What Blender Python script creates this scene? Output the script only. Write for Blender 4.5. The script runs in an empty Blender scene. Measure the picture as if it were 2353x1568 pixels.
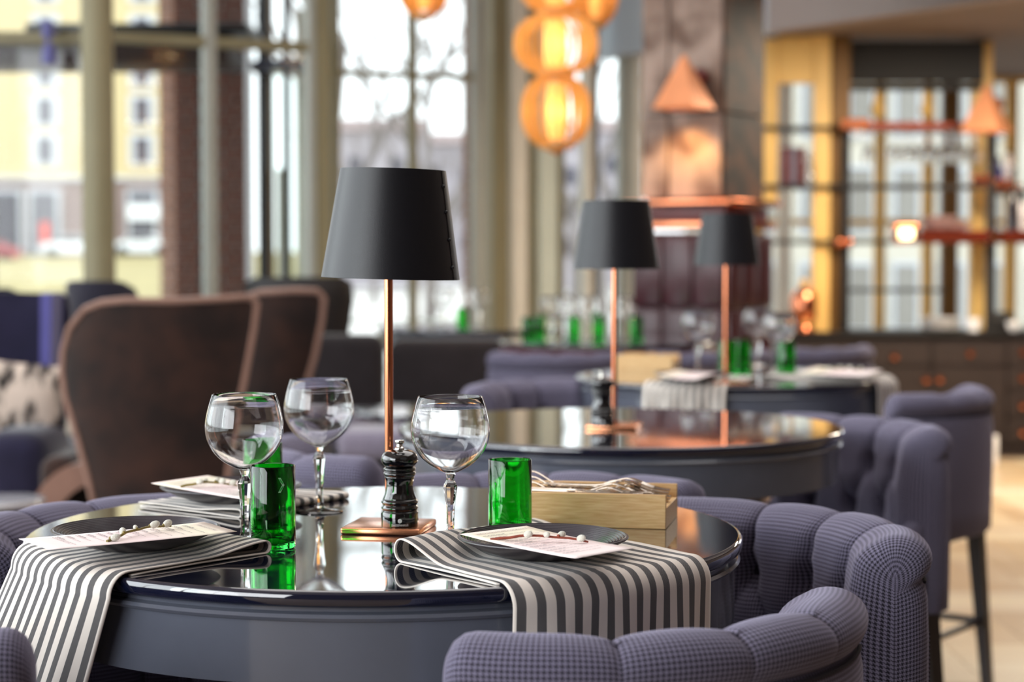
import bpy, bmesh, math, random
import numpy as np
from mathutils import Vector, Matrix, Euler
random.seed(7)
S = bpy.context.scene
COL = S.collection
PI = math.pi
# ------------------------------------------------------------------ camera, sky, lights, exposure
H = 1.36                      # camera height
F, CX, CY = 4400.0, 1176.5, 784.0
PITCH = math.atan(202.0 / F)
cam_d = bpy.data.cameras.new('camera'); cam = bpy.data.objects.new('camera', cam_d); COL.objects.link(cam)
cam.location = (0, 0, H); cam.rotation_euler = (PI / 2 - PITCH, 0, 0)
cam_d.sensor_width = 36.0; cam_d.lens = 36.0 * F / 2353.0
cam_d.clip_start = 0.05; cam_d.clip_end = 400
cam_d.dof.use_dof = True; cam_d.dof.focus_distance = 2.49; cam_d.dof.aperture_fstop = 3.3
cam_d.dof.aperture_blades = 9
S.camera = cam
S.view_settings.view_transform = 'Standard'; S.view_settings.look = 'None'
S.view_settings.gamma = 1.0; S.view_settings.use_curve_mapping = False
S.view_settings.exposure = 0.27
cy = S.cycles
cy.use_denoising = True
cy.max_bounces = 12; cy.transmission_bounces = 12; cy.transparent_max_bounces = 24; cy.diffuse_bounces = 4; cy.glossy_bounces = 5
cy.sample_clamp_indirect = 6.0; cy.blur_glossy = 0.5
world = bpy.data.worlds.new('overcast_sky'); S.world = world; world.use_nodes = True
wn = world.node_tree.nodes; wl = world.node_tree.links
bg = wn['Background']; bg.inputs['Strength'].default_value = 2.5
tc = wn.new('ShaderNodeTexCoord'); sp = wn.new('ShaderNodeSeparateXYZ'); rp = wn.new('ShaderNodeValToRGB')
wl.new(tc.outputs['Generated'], sp.inputs[0]); wl.new(sp.outputs['Z'], rp.inputs[0]); wl.new(rp.outputs[0], bg.inputs[0])
rp.color_ramp.elements[0].position = 0.0; rp.color_ramp.elements[0].color = (0.80, 0.83, 0.86, 1)
rp.color_ramp.elements[1].position = 0.5; rp.color_ramp.elements[1].color = (0.92, 0.97, 1.05, 1)

def area(name, loc, target, sx, sy, power, col=(1, 1, 1), spread=180):
    d = bpy.data.lights.new(name, 'AREA'); d.shape = 'RECTANGLE'; d.size = sx; d.size_y = sy; d.energy = power; d.color = col
    d.spread = math.radians(spread)
    o = bpy.data.objects.new(name, d); COL.objects.link(o); o.location = loc
    o.rotation_euler = (Vector(target) - Vector(loc)).to_track_quat('-Z', 'Y').to_euler()
    return o
area('window_daylight_side', (-5.2, 3.0, 2.6), (0, 3.6, 1.0), 7.0, 3.2, 205, (0.93, 0.96, 1.0))
area('window_daylight_rear', (-4.8, -2.2, 2.3), (0, 2.8, 1.0), 4.5, 2.8, 260, (0.95, 0.97, 1.0))  # added fill panel standing in for daylight from windows behind the camera
area('ceiling_daylight_hall', (0.6, 5.4, 4.7), (0.6, 5.4, 0), 4.5, 6.0, 165, (1.0, 0.97, 0.95))  # unseen fill panel added under the closed ceiling to brighten the hall
area('ceiling_lamp_bar', (3.2, 10.8, 2.72), (3.2, 10.9, 0), 1.6, 1.2, 150, (1.0, 0.86, 0.68))  # unseen fill panel added to brighten the brass bar frames

# ------------------------------------------------------------------ picture helpers
def ray(px, py):
    f = Vector((0, math.cos(PITCH), -math.sin(PITCH))); u = Vector((0, math.sin(PITCH), math.cos(PITCH)))
    return f + Vector((1, 0, 0)) * ((px - CX) / F) - u * ((py - CY) / F)
def at(px, py, Y):
    d = ray(px, py); return Vector((0, 0, H)) + d * (Y / d.y)
def on(px, py, Z):
    d = ray(px, py); return Vector((0, 0, H)) + d * ((Z - H) / d.z)

# ------------------------------------------------------------------ object helpers
def C(h):
    h = h.lstrip('#'); v = [int(h[i:i + 2], 16) / 255 for i in (0, 2, 4)]
    return tuple(c / 12.92 if c <= 0.04045 else ((c + 0.055) / 1.055) ** 2.4 for c in v)
def empty(name, label=None, cat=None, loc=(0, 0, 0), rz=0, group=None, kind=None, parent=None):
    o = bpy.data.objects.new(name, None); COL.objects.link(o); o.location = loc; o.rotation_euler = (0, 0, rz)
    o.empty_display_size = 0.05; o.parent = parent
    tag(o, label, cat, group, kind); return o
def tag(o, label=None, cat=None, group=None, kind=None):
    if label: o['label'] = label
    if cat: o['category'] = cat
    if group: o['group'] = group
    if kind: o['kind'] = kind
    return o
def link(name, me, m=None, parent=None, loc=None, rot=None, smooth=None):
    if m is not None and len(me.materials) == 0: me.materials.append(m)
    o = bpy.data.objects.new(name, me); COL.objects.link(o); o.parent = parent
    if loc is not None: o.location = loc
    if rot is not None: o.rotation_euler = rot
    return o
def copy_tree(o, parent=None):
    c = o.copy(); COL.objects.link(c); c.parent = parent
    for ch in list(o.children): copy_tree(ch, c)
    return c
def dup(o, loc, rz=None, label=None, group=None):
    c = copy_tree(o, None); c.location = loc
    if rz is not None: c.rotation_euler = (0, 0, rz)
    if label: c['label'] = label
    if group: c['group'] = group
    return c

class MB:
    """collects geometry for ONE mesh"""
    def __init__(s): s.v = []; s.f = []; s.uv = {}; s.fl = set()
    def add(s, verts, faces, uvs=None, flat=False):
        b = len(s.v); s.v.extend([tuple(p) for p in verts])
        for i, f in enumerate(faces):
            if uvs is not None: s.uv[len(s.f)] = [uvs[k] for k in f]
            if flat: s.fl.add(len(s.f))
            s.f.append(tuple(k + b for k in f))
        return s
    def box(s, c, d, M=None, r=0.0, n=2):
        bm = bmesh.new(); bmesh.ops.create_cube(bm, size=1.0)
        for v in bm.verts: v.co = Vector((v.co.x * d[0], v.co.y * d[1], v.co.z * d[2]))
        if r > 0: bmesh.ops.bevel(bm, geom=bm.edges[:] + bm.verts[:], offset=r, segments=n, profile=0.5, affect='EDGES')
        bm.verts.index_update()
        M = M or Matrix.Identity(4); c = Vector(c)
        vs = [(M @ v.co) + c for v in bm.verts]; fs = [tuple(v.index for v in f.verts) for f in bm.faces]
        s.add(vs, fs, flat=(r == 0)); bm.free(); return s
    def lathe(s, prof, n=32, c=(0, 0, 0), flat=False, close=False, M=None, cap=True, ph=0.0):
        vs = []; fs = []; c = Vector(c); k = len(prof)
        for i in range(n):
            a = 2 * PI * i / n + ph; ca, sa = math.cos(a), math.sin(a)
            for (r, z) in prof:
                p = Vector((r * ca, r * sa, z)); vs.append(((M @ p) if M else p) + c)
        m = k if close else k - 1
        for i in range(n):
            j = (i + 1) % n
            for q in range(m):
                q2 = (q + 1) % k; fs.append((i * k + q, j * k + q, j * k + q2, i * k + q2))
        if not close and cap:
            if prof[0][0] > 1e-6: fs.append(tuple(i * k for i in range(n))[::-1])
            if prof[-1][0] > 1e-6: fs.append(tuple(i * k + k - 1 for i in range(n)))
        s.add(vs, fs, flat=flat); return s
    def tube(s, path, rad, n=10, cap=True):
        P = [Vector(p) for p in path]; R = rad if isinstance(rad, (list, tuple)) else [rad] * len(P)
        vs = []; fs = []; up = Vector((0, 0, 1)); prev = None
        for i, p in enumerate(P):
            t = (P[min(i + 1, len(P) - 1)] - P[max(i - 1, 0)]).normalized()
            if prev is None:
                a = t.cross(up)
                if a.length < 1e-3: a = t.cross(Vector((1, 0, 0)))
                a.normalize()
            else: a = (prev - t * prev.dot(t)).normalized()
            prev = a; b = t.cross(a)
            for k in range(n):
                an = 2 * PI * k / n; vs.append(p + (a * math.cos(an) + b * math.sin(an)) * R[i])
        for i in range(len(P) - 1):
            for k in range(n):
                k2 = (k + 1) % n; fs.append((i * n + k, i * n + k2, (i + 1) * n + k2, (i + 1) * n + k))
        if cap:
            fs.append(tuple(range(n))[::-1]); e = (len(P) - 1) * n; fs.append(tuple(e + k for k in range(n)))
        s.add(vs, fs); return s
    def grid(s, G, uv=None, cu=False, cv=False):
        """G[i][j] points"""
        nu, nv = len(G), len(G[0]); vs = [p for r in G for p in r]; fs = []
        uvs = [q for r in uv for q in r] if uv is not None else None
        for i in range(nu if cu else nu - 1):
            for j in range(nv if cv else nv - 1):
                i2, j2 = (i + 1) % nu, (j + 1) % nv
                fs.append((i * nv + j, i2 * nv + j, i2 * nv + j2, i * nv + j2))
        s.add(vs, fs, uvs); return s
    def prism(s, poly, axis_pts):
        """poly: list of 3D points (planar loop); axis_pts: extrusion vector"""
        e = Vector(axis_pts); n = len(poly); vs = [Vector(p) for p in poly] + [Vector(p) + e for p in poly]
        fs = [tuple(range(n))[::-1], tuple(range(n, 2 * n))] + [(i, (i + 1) % n, n + (i + 1) % n, n + i) for i in range(n)]
        s.add(vs, fs, flat=True); return s
    def sphere(s, c, r, n=14, m=10, sc=(1, 1, 1), M=None):
        prof = [(r * math.sin(PI * k / m), -r * math.cos(PI * k / m)) for k in range(m + 1)]
        prof[0] = (0, -r); prof[-1] = (0, r)
        D = Matrix.Diagonal((sc[0], sc[1], sc[2], 1)); s.lathe(prof, n, c, M=(M @ D) if M else D, cap=False); return s
    def mesh(s, name, angle=40):
        me = bpy.data.meshes.new(name); me.from_pydata(s.v, [], s.f); 
        bm = bmesh.new(); bm.from_mesh(me)
        uvl = bm.loops.layers.uv.new('UVMap') if s.uv else None
        bm.faces.ensure_lookup_table()
        if s.uv:
            for i, q in s.uv.items():
                for l, c in zip(bm.faces[i].loops, q): l[uvl].uv = c
        bmesh.ops.remove_doubles(bm, verts=bm.verts, dist=1e-6)
        bmesh.ops.recalc_face_normals(bm, faces=bm.faces)
        ang = math.radians(angle)
        for f in bm.faces: f.smooth = True
        for e in bm.edges:
            if len(e.link_faces) == 2 and e.calc_face_angle(0) > ang: e.smooth = False
        bm.to_mesh(me); bm.free(); me.update(); return me
    def obj(s, name, m, parent=None, loc=None, rot=None, angle=40):
        return link(name, s.mesh(name, angle), m, parent, loc, rot)
def box(name, c, d, m, parent=None, r=0.0, M=None): return MB().box(c, d, M, r).obj(name, m, parent)
def RZ(a): return Matrix.Rotation(a, 4, 'Z')

def curve_prof(P, n=5):
    """Catmull-Rom through profile points"""
    out = []
    for i in range(len(P) - 1):
        p0, p1, p2, p3 = P[max(i - 1, 0)], P[i], P[i + 1], P[min(i + 2, len(P) - 1)]
        for k in range(n):
            t = k / n
            out.append(tuple(max(0.0, .5 * (2 * b + (c - a) * t + (2 * a - 5 * b + 4 * c - d) * t * t + (3 * b - a - 3 * c + d) * t ** 3)) if j == 0 else .5 * (2 * b + (c - a) * t + (2 * a - 5 * b + 4 * c - d) * t * t + (3 * b - a - 3 * c + d) * t ** 3) for j, (a, b, c, d) in enumerate(zip(p0, p1, p2, p3))))
    return out + [P[-1]]
def text_mesh(body, size, align='CENTER', res=2):
    cu = bpy.data.curves.new('lettering', 'FONT'); cu.body = body; cu.size = size; cu.align_x = align; cu.resolution_u = res
    o = bpy.data.objects.new('lettering', cu); COL.objects.link(o)
    dg = bpy.context.evaluated_depsgraph_get(); me = bpy.data.meshes.new_from_object(o.evaluated_get(dg))
    vs = [tuple(v.co) for v in me.vertices]; fs = [tuple(p.vertices) for p in me.polygons]
    bpy.data.objects.remove(o); bpy.data.meshes.remove(me); return vs, fs

# ------------------------------------------------------------------ materials
MATS = {}
def nodes(name):
    m = bpy.data.materials.new(name); m.use_nodes = True; nt = m.node_tree
    return m, nt.nodes, nt.links, nt.nodes['Principled BSDF']
def mat(name, col, rough=0.5, metal=0.0, var=0.06, scale=12.0, bump=0.0, bscale=80.0, spec=0.5, coat=0.0, sheen=0.0, stretch=None, col2=None, emit=0.0, contrast=None):
    m, N, L, P = nodes(name)
    c = C(col) if isinstance(col, str) else col
    tc = N.new('ShaderNodeTexCoord'); mp = N.new('ShaderNodeMapping'); L.new(tc.outputs['Object'], mp.inputs[0])
    if stretch: mp.inputs['Scale'].default_value = stretch
    nz = N.new('ShaderNodeTexNoise'); nz.inputs['Scale'].default_value = scale; nz.inputs['Detail'].default_value = 5
    L.new(mp.outputs[0], nz.inputs['Vector'])
    r = N.new('ShaderNodeValToRGB'); L.new(nz.outputs['Fac'], r.inputs[0])
    lo, hi = (0.3, 0.7) if contrast is None else contrast
    r.color_ramp.elements[0].position = lo; r.color_ramp.elements[1].position = hi
    c2 = C(col2) if isinstance(col2, str) else (col2 or tuple(min(1, x * (1 + var)) for x in c)); c1 = c if col2 else tuple(x * (1 - var) for x in c)
    r.color_ramp.elements[0].color = (*c1, 1); r.color_ramp.elements[1].color = (*c2, 1)
    L.new(r.outputs[0], P.inputs['Base Color'])
    P.inputs['Roughness'].default_value = rough; P.inputs['Metallic'].default_value = metal
    P.inputs['Specular IOR Level'].default_value = spec; P.inputs['Coat Weight'].default_value = coat; P.inputs['Coat Roughness'].default_value = 0.05
    P.inputs['Sheen Weight'].default_value = sheen
    if bump:
        n2 = N.new('ShaderNodeTexNoise'); n2.inputs['Scale'].default_value = bscale; n2.inputs['Detail'].default_value = 4; L.new(mp.outputs[0], n2.inputs['Vector'])
        b = N.new('ShaderNodeBump'); b.inputs['Strength'].default_value = bump; b.inputs['Distance'].default_value = 0.004
        L.new(n2.outputs['Fac'], b.inputs['Height']); L.new(b.outputs[0], P.inputs['Normal'])
    if emit:
        P.inputs['Emission Color'].default_value = (*c, 1); P.inputs['Emission Strength'].default_value = emit
    MATS[name] = m; return m
def glass(name, col, rough=0.0, ior=1.46):
    m, N, L, P = nodes(name)
    nz = N.new('ShaderNodeTexNoise'); nz.inputs['Scale'].default_value = 9; r = N.new('ShaderNodeValToRGB'); L.new(nz.outputs['Fac'], r.inputs[0])
    r.color_ramp.elements[0].color = (*[x * 0.92 for x in col], 1); r.color_ramp.elements[1].color = (*col, 1); L.new(r.outputs[0], P.inputs['Base Color'])
    P.inputs['Transmission Weight'].default_value = 1.0; P.inputs['Roughness'].default_value = rough; P.inputs['IOR'].default_value = ior
    return m
def pane_mat(name, tint=(0.97, 1.0, 0.99)):
    m, N, L, P = nodes(name); N.remove(P)
    t = N.new('ShaderNodeBsdfTransparent'); t.inputs[0].default_value = (*tint, 1)
    g = N.new('ShaderNodeBsdfGlossy'); g.inputs['Roughness'].default_value = 0.02
    fr = N.new('ShaderNodeFresnel'); fr.inputs['IOR'].default_value = 1.3; mx = N.new('ShaderNodeMixShader')
    L.new(fr.outputs[0], mx.inputs[0]); L.new(t.outputs[0], mx.inputs[1]); L.new(g.outputs[0], mx.inputs[2]); L.new(mx.outputs[0], N['Material Output'].inputs[0])
    return m
def mth(N, L, op, a, b=None, c=None):
    n = N.new('ShaderNodeMath'); n.operation = op
    for i, x in enumerate((a, b, c)):
        if x is None: continue
        if isinstance(x, (int, float)): n.inputs[i].default_value = x
        else: L.new(x, n.inputs[i])
    return n.outputs[0]
def mixc(N, L, f, c1, c2):
    n = N.new('ShaderNodeMix'); n.data_type = 'RGBA'; L.new(f, n.inputs[0])
    for i, c in ((6, c1), (7, c2)):
        if isinstance(c, tuple): n.inputs[i].default_value = (*c, 1)
        else: L.new(c, n.inputs[i])
    return n.outputs[2]
def houndstooth(name, light, dark, period=0.0062):
    m, N, L, P = nodes(name)
    tc = N.new('ShaderNodeTexCoord'); sx = N.new('ShaderNodeSeparateXYZ'); L.new(tc.outputs['UV'], sx.inputs[0])
    k = 8.0 / period
    u = mth(N, L, 'FLOOR', mth(N, L, 'MULTIPLY', sx.outputs[0], k)); v = mth(N, L, 'FLOOR', mth(N, L, 'MULTIPLY', sx.outputs[1], k))
    wu = mth(N, L, 'LESS_THAN', mth(N, L, 'FLOORED_MODULO', u, 8.0), 4.0); wv = mth(N, L, 'LESS_THAN', mth(N, L, 'FLOORED_MODULO', v, 8.0), 4.0)
    over = mth(N, L, 'LESS_THAN', mth(N, L, 'FLOORED_MODULO', mth(N, L, 'ADD', u, v), 4.0), 2.0)
    a = mth(N, L, 'MULTIPLY', over, wu); b = mth(N, L, 'MULTIPLY', mth(N, L, 'SUBTRACT', 1.0, over), wv); f = mth(N, L, 'ADD', a, b)
    nz = N.new('ShaderNodeTexNoise'); nz.inputs['Scale'].default_value = 700; L.new(tc.outputs['Object'], nz.inputs['Vector'])
    f2 = mth(N, L, 'ADD', mth(N, L, 'MULTIPLY', f, 0.86), mth(N, L, 'MULTIPLY', nz.outputs['Fac'], 0.14))
    L.new(mixc(N, L, f2, C(light), C(dark)), P.inputs['Base Color'])
    P.inputs['Roughness'].default_value = 0.9; P.inputs['Specular IOR Level'].default_value = 0.15
    P.inputs['Sheen Weight'].default_value = 0.3; P.inputs['Sheen Tint'].default_value = (0.82, 0.78, 1.0, 1)
    bp = N.new('ShaderNodeBump'); bp.inputs['Strength'].default_value = 0.25; bp.inputs['Distance'].default_value = 0.0008
    L.new(nz.outputs['Fac'], bp.inputs['Height']); L.new(bp.outputs[0], P.inputs['Normal'])
    return m
def stripes(name, light, dark, pitch=0.0245, duty=0.47, axis=0):
    m, N, L, P = nodes(name)
    tc = N.new('ShaderNodeTexCoord'); sx = N.new('ShaderNodeSeparateXYZ'); L.new(tc.outputs['UV'], sx.inputs[0])
    u, v = sx.outputs[axis], sx.outputs[1 - axis]
    uu = mth(N, L, 'DIVIDE', u, pitch); fr = mth(N, L, 'FRACT', uu)
    st = mth(N, L, 'LESS_THAN', fr, duty)
    tw = mth(N, L, 'FRACT', mth(N, L, 'MULTIPLY', mth(N, L, 'ADD', u, mth(N, L, 'MULTIPLY', v, 0.8)), 620.0))
    tl = mth(N, L, 'LESS_THAN', tw, 0.32)
    nz = N.new('ShaderNodeTexNoise'); nz.inputs['Scale'].default_value = 900; L.new(tc.outputs['Object'], nz.inputs['Vector'])
    dk = mixc(N, L, tl, C(dark), C('#8d8a88')); lt = mixc(N, L, tl, C(light), tuple(x * 0.9 for x in C(light)))
    base = mixc(N, L, st, lt, dk); L.new(base, P.inputs['Base Color'])
    P.inputs['Roughness'].default_value = 0.9; P.inputs['Specular IOR Level'].default_value = 0.1; P.inputs['Sheen Weight'].default_value = 0.2
    bp = N.new('ShaderNodeBump'); bp.inputs['Strength'].default_value = 0.3; bp.inputs['Distance'].default_value = 0.0006
    L.new(mth(N, L, 'ADD', nz.outputs['Fac'], tw), bp.inputs['Height']); L.new(bp.outputs[0], P.inputs['Normal'])
    return m
M_fabric = houndstooth('houndstooth_wool', '#7d788f', '#0f0e14')
M_napkin = stripes('striped_linen', '#efe6dc', '#3a393d')
M_navy = mat('navy_gloss_glass', '#0d1226', 0.03, var=0.1, spec=0.7, coat=1.0)
M_apron = mat('grey_blue_lacquer', '#595d69', 0.16, var=0.05, spec=0.5, coat=0.3)
M_black = mat('matt_black_metal', '#111116', 0.40, 0.0, var=0.1, scale=300, spec=0.42, bump=0.05, bscale=900)
M_copper = mat('polished_copper', '#e08a63', 0.16, 1.0, var=0.06)
M_copper_b = mat('brushed_copper', '#eba279', 0.2, 0.9, var=0.08, stretch=(1, 60, 1), scale=30)
M_copper_m = mat('satin_copper', '#f2a374', 0.38, 0.45, var=0.06)
M_gloss = mat('black_lacquer', '#08080a', 0.06, var=0.1, spec=0.6, coat=0.8)
M_chrome = mat('chrome', '#d8d4cc', 0.08, 1.0, var=0.02)
M_silver = mat('silver_cutlery', '#d9cfc2', 0.16, 1.0, var=0.04)
M_wine = glass('clear_glass', (1.0, 1.0, 1.0))
M_green = glass('green_bottle_glass', (0.05, 0.72, 0.11), 0.01)
M_plate = mat('charcoal_stoneware', '#3d373c', 0.33, var=0.1, scale=40, spec=0.5)
M_card = mat('blush_card', '#f6e3e0', 0.55, var=0.02, scale=6, col2='#faf3ee')
M_ink = mat('grey_print', '#8b8186', 0.8)
M_white_print = mat('white_print', '#e8e8ea', 0.5)
M_twig = mat('willow_bark', '#7a4a2c', 0.6, var=0.25, scale=150)
M_catkin = mat('catkin_fluff', '#d9d6c8', 0.95, var=0.12, scale=200, bump=0.5, bscale=900, sheen=0.6)
M_oak = mat('oiled_oak', '#cf9f66', 0.45, var=0.18, scale=22, stretch=(1.2, 14, 14), col2='#e9c791', spec=0.35, bump=0.05, bscale=60)
M_leg = mat('dark_stained_wood', '#241c1d', 0.4, var=0.15, stretch=(8, 8, 1))
M_velvet = mat('brown_velvet', '#190b07', 0.8, var=0.3, scale=7, col2='#382017', spec=0.2, sheen=0.25, contrast=(0.35, 0.75))
M_velvet_edge = mat('pale_brown_piping', '#8c6a5c', 0.8, sheen=0.5, spec=0.2)
M_blue = mat('navy_felt', '#1d1a33', 0.9, var=0.15, sheen=0.4, spec=0.15)
M_blue_edge = mat('violet_felt_edge', '#4d4a86', 0.9, sheen=0.5, spec=0.15)
M_sofa = mat('charcoal_upholstery', '#282325', 0.9, var=0.12, sheen=0.3, spec=0.15)
M_sofa_l = mat('lavender_grey_upholstery', '#77707f', 0.9, var=0.1, sheen=0.3, spec=0.15)
M_cushion = mat('streaked_linen', '#2b2522', 0.9, scale=9, col2='#d8c6b8', stretch=(2.2, 1, 0.8), contrast=(0.42, 0.55))
M_red = mat('dark_red_leather', '#5a0f0c', 0.4, var=0.2)
M_maroon = mat('oxblood_leather', '#3c151d', 0.3, var=0.2, scale=6, spec=0.5)
M_slate = mat('slate_tile', '#5c4436', 0.6, scale=4.5, col2='#a08c80', bump=0.5, bscale=18, contrast=(0.4, 0.62))
M_slate_shade = mat('rust_slate_tile', '#1d130e', 0.6, scale=7, col2='#5c3820', bump=0.5, bscale=18, contrast=(0.42, 0.66))  # for the pillar's dark side face, its shade put into the tile colour
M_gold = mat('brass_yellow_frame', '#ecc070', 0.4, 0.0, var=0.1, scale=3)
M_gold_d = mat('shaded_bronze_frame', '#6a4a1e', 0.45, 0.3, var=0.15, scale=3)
M_copshelf = mat('red_copper_shelf', '#6e2a18', 0.3, 0.6, var=0.1)
M_frame = mat('olive_window_frame', '#8f8768', 0.5, var=0.06, scale=3)
M_frame_l = mat('pale_grey_window_frame', '#a9aaa0', 0.5, var=0.05, scale=3)
M_cream = mat('cream_blind_fabric', '#f4efe2', 0.85, var=0.05, scale=4)
M_mint = mat('pale_mint_panel', '#e2ebdf', 0.7, var=0.04, scale=3)
M_pane = pane_mat('window_glass')
M_ceil = mat('warm_grey_plaster', '#a39691', 0.9, var=0.04, scale=2)
M_ceil2 = mat('grey_ceiling_paint', '#85776f', 0.9, var=0.06, scale=2)
M_soff = mat('blue_grey_paint', '#b4bbc4', 0.9, var=0.04, scale=2)
M_wall = mat('taupe_plaster', '#6b5d57', 0.9, var=0.05, scale=2)
M_cab = mat('dark_walnut_cabinet', '#2a1f1c', 0.5, var=0.2, scale=5, stretch=(1, 1, 5))
M_dark = mat('near_black_panel', '#0b0705', 0.6, var=0.2, scale=4)
M_floorbase = mat('floor_screed', '#8a7660', 0.8)
M_veneer = None
# ================================================================== the setting
T = H - 0.398                 # height of the bar tables
def plank_mat():
    m, N, L, P = nodes('limed_oak_floor')
    oi = N.new('ShaderNodeObjectInfo'); tc = N.new('ShaderNodeTexCoord'); mp = N.new('ShaderNodeMapping'); mp.inputs['Scale'].default_value = (2, 22, 2)
    L.new(tc.outputs['Object'], mp.inputs[0]); nz = N.new('ShaderNodeTexNoise'); nz.inputs['Scale'].default_value = 3; L.new(mp.outputs[0], nz.inputs['Vector'])
    r = N.new('ShaderNodeValToRGB'); L.new(oi.outputs['Random'], r.inputs[0])
    cs = ['#b08e66', '#d2b48a', '#e6d3b0', '#bf9c72', '#eee0c6']
    e = r.color_ramp.elements; e[0].color = (*C(cs[0]), 1); e[1].color = (*C(cs[4]), 1)
    for i in (1, 2, 3):
        q = e.new(i / 4); q.color = (*C(cs[i]), 1)
    mx = mixc(N, L, mth(N, L, 'MULTIPLY', nz.outputs['Fac'], 0.35), r.outputs[0], C('#7d6244'))
    L.new(mx, P.inputs['Base Color']); P.inputs['Roughness'].default_value = 0.3
    return m
M_plank = plank_mat()
# floor slab, with the planks that can be told apart laid on it
floor = box('floor', (0.5, 5.0, -0.06), (14, 24, 0.1), M_floorbase); tag(floor, 'floor of pale limed oak planks in a basket pattern', kind='structure')
pm = MB().box((0, 0, 0), (0.598, 0.148, 0.012), r=0.002, n=1).mesh('plank')
pm.materials.append(M_plank)
random.seed(3)
for ix in range(5):
    for iy in range(12):
        x0, y0 = 0.9 + ix * 0.6, 5.4 + iy * 0.6
        for k in range(4):
            o = bpy.data.objects.new('plank', pm); COL.objects.link(o); o.parent = floor
            if (ix + iy) % 2 == 0: o.location = (x0 + 0.3, y0 + 0.075 + k * 0.15, -0.004)
            else: o.location = (x0 + 0.075 + k * 0.15, y0 + 0.3, -0.004); o.rotation_euler = (0, 0, PI / 2)
# main ceiling, soffit and the lower ceiling over the bar
SOF = [(at(1373, 137, 14.24).x, 14.3), (1.667, 12.57), (2.78, 10.89), (6.4, 5.4)]
Zs = 2.80
CEIL = 5.0
ce = MB(); ce.prism([(-6, -6, CEIL), (6.4, -6, CEIL), (6.4, 16.5, CEIL), (-6, 16.5, CEIL)], (0, 0, 0.15))
tag(ce.obj('ceiling', M_ceil), 'pale high ceiling of the dining hall', kind='structure')
sb = MB()
for (a, b) in zip(SOF[1:-1], SOF[2:]):
    d = (Vector((*b, 0)) - Vector((*a, 0))).normalized(); n = Vector((-d.y, d.x, 0)) * 0.12
    if n.x < 0: n = -n
    a3, b3 = Vector((*a, Zs)), Vector((*b, Zs)); sb.prism([a3, b3, b3 + n, a3 + n], (0, 0, CEIL - Zs))
tag(sb.obj('trim_1', M_ceil), 'taupe soffit running down to the low bar ceiling', kind='structure')
sb = MB(); a, b = SOF[0], SOF[1]
d = (Vector((*b, 0)) - Vector((*a, 0))).normalized(); n = Vector((-d.y, d.x, 0)) * 0.12
if n.x < 0: n = -n
a3, b3 = Vector((*a, Zs)), Vector((*b, Zs)); sb.prism([a3, b3, b3 + n, a3 + n], (0, 0, CEIL - Zs))
tag(sb.obj('trim_2', M_soff), 'blue grey soffit panel between pendants and stone pillar', kind='structure')
lc = MB(); lc.prism([(SOF[1][0] + .1, SOF[1][1], Zs + .02), (SOF[2][0] + .1, SOF[2][1], Zs + .02), (SOF[3][0], SOF[3][1], Zs + .02), (6.4, 16.4, Zs + .02), (1.6, 16.4, Zs + .02)], (0, 0, 0.1))
tag(lc.obj('ceiling', M_ceil2), 'lower grey brown ceiling above the bar shelving', kind='structure')
tag(box('wall_right', (6.5, 5, 2.45), (0.2, 23, 5.1), M_wall), 'taupe side wall of the hall', kind='structure')
tag(box('wall_back', (0.2, -6.1, 2.45), (12.6, 0.2, 5.1), M_wall), 'taupe wall behind the viewer', kind='structure')

# ---- glazed walls: every window is a structure with its own mullions, transoms and panes
def window(n, a, b, z0, z1, mull, trans, w=0.07, m=None, m2=None, dep=0.1, label='', skip_pane=False):
    """a,b plan points; mull: fractions along a-b with widths; trans: heights"""
    m = m or M_frame
    r = empty('window_%d' % n, label, None, (a[0], a[1], 0), kind='structure')
    A, B = Vector((*a, 0)), Vector((*b, 0)); L = (B - A).length; ang = math.atan2(B.y - A.y, B.x - A.x); M = RZ(ang)
    def P(s, z, off=0): return M @ Vector((s, off, z))
    for q in mull:
        s, ww, mm = q if isinstance(q, tuple) else (q, w, m)
        MB().box(P(s * L, (z0 + z1) / 2), (ww, dep, z1 - z0), M, r=0.008, n=1).obj('mullion', mm, r)
    for z in trans:
        MB().box(P(L / 2, z), (L, dep * 0.8, w * 0.8), M, r=0.006, n=1).obj('transom', m, r)
    if not skip_pane:
        ms = sorted((q[0] if isinstance(q, tuple) else q) for q in mull); ts = sorted(trans)
        for i in range(len(ms) - 1):
            for j in range(len(ts) - 1):
                s0, s1, q0, q1 = ms[i] * L, ms[i + 1] * L, ts[j], ts[j + 1]
                MB().box(P((s0 + s1) / 2, (q0 + q1) / 2), (s1 - s0 - 0.01, 0.008, q1 - q0 - 0.01), M).obj('pane', M_pane, r)
    return r
def X(px, Y): return at(px, 582, Y).x
def Z(py, Y): return at(CX, py, Y).z
YA, YB0, YB1 = 10.4, 10.4, 11.0
zt = Z(88, YA)
# window 1: the bay at the edge of the picture, beyond the round column
xa0, xa1 = X(-420, YA), X(226, YA)
window(1, (xa0, YA), (xa1, YA), 0.15, 4.4, [0.0, (X(0, YA) - .07 - xa0) / (xa1 - xa0), 1.0], [0.15, zt, 4.4], 0.08, label='tall olive framed window looking onto the yellow building')
# window 2: from the column to the wide post
xb0, xb1 = X(228, YB0), X(722, YB1); LB = xb1 - xb0
def fb(px): return (X(px, 10.7) - xb0) / LB
window(2, (xb0, YB0), (xb1, YB1), 0.15, 4.4, [0.0, (fb(483), 0.065, M_frame_l), (fb(701), 0.045, M_frame_l), (fb(726), 0.085, M_frame)], [0.15, Z(97, 10.7), 4.4], 0.07, label='tall window with grey mullion in front of the brick pier')
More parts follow.
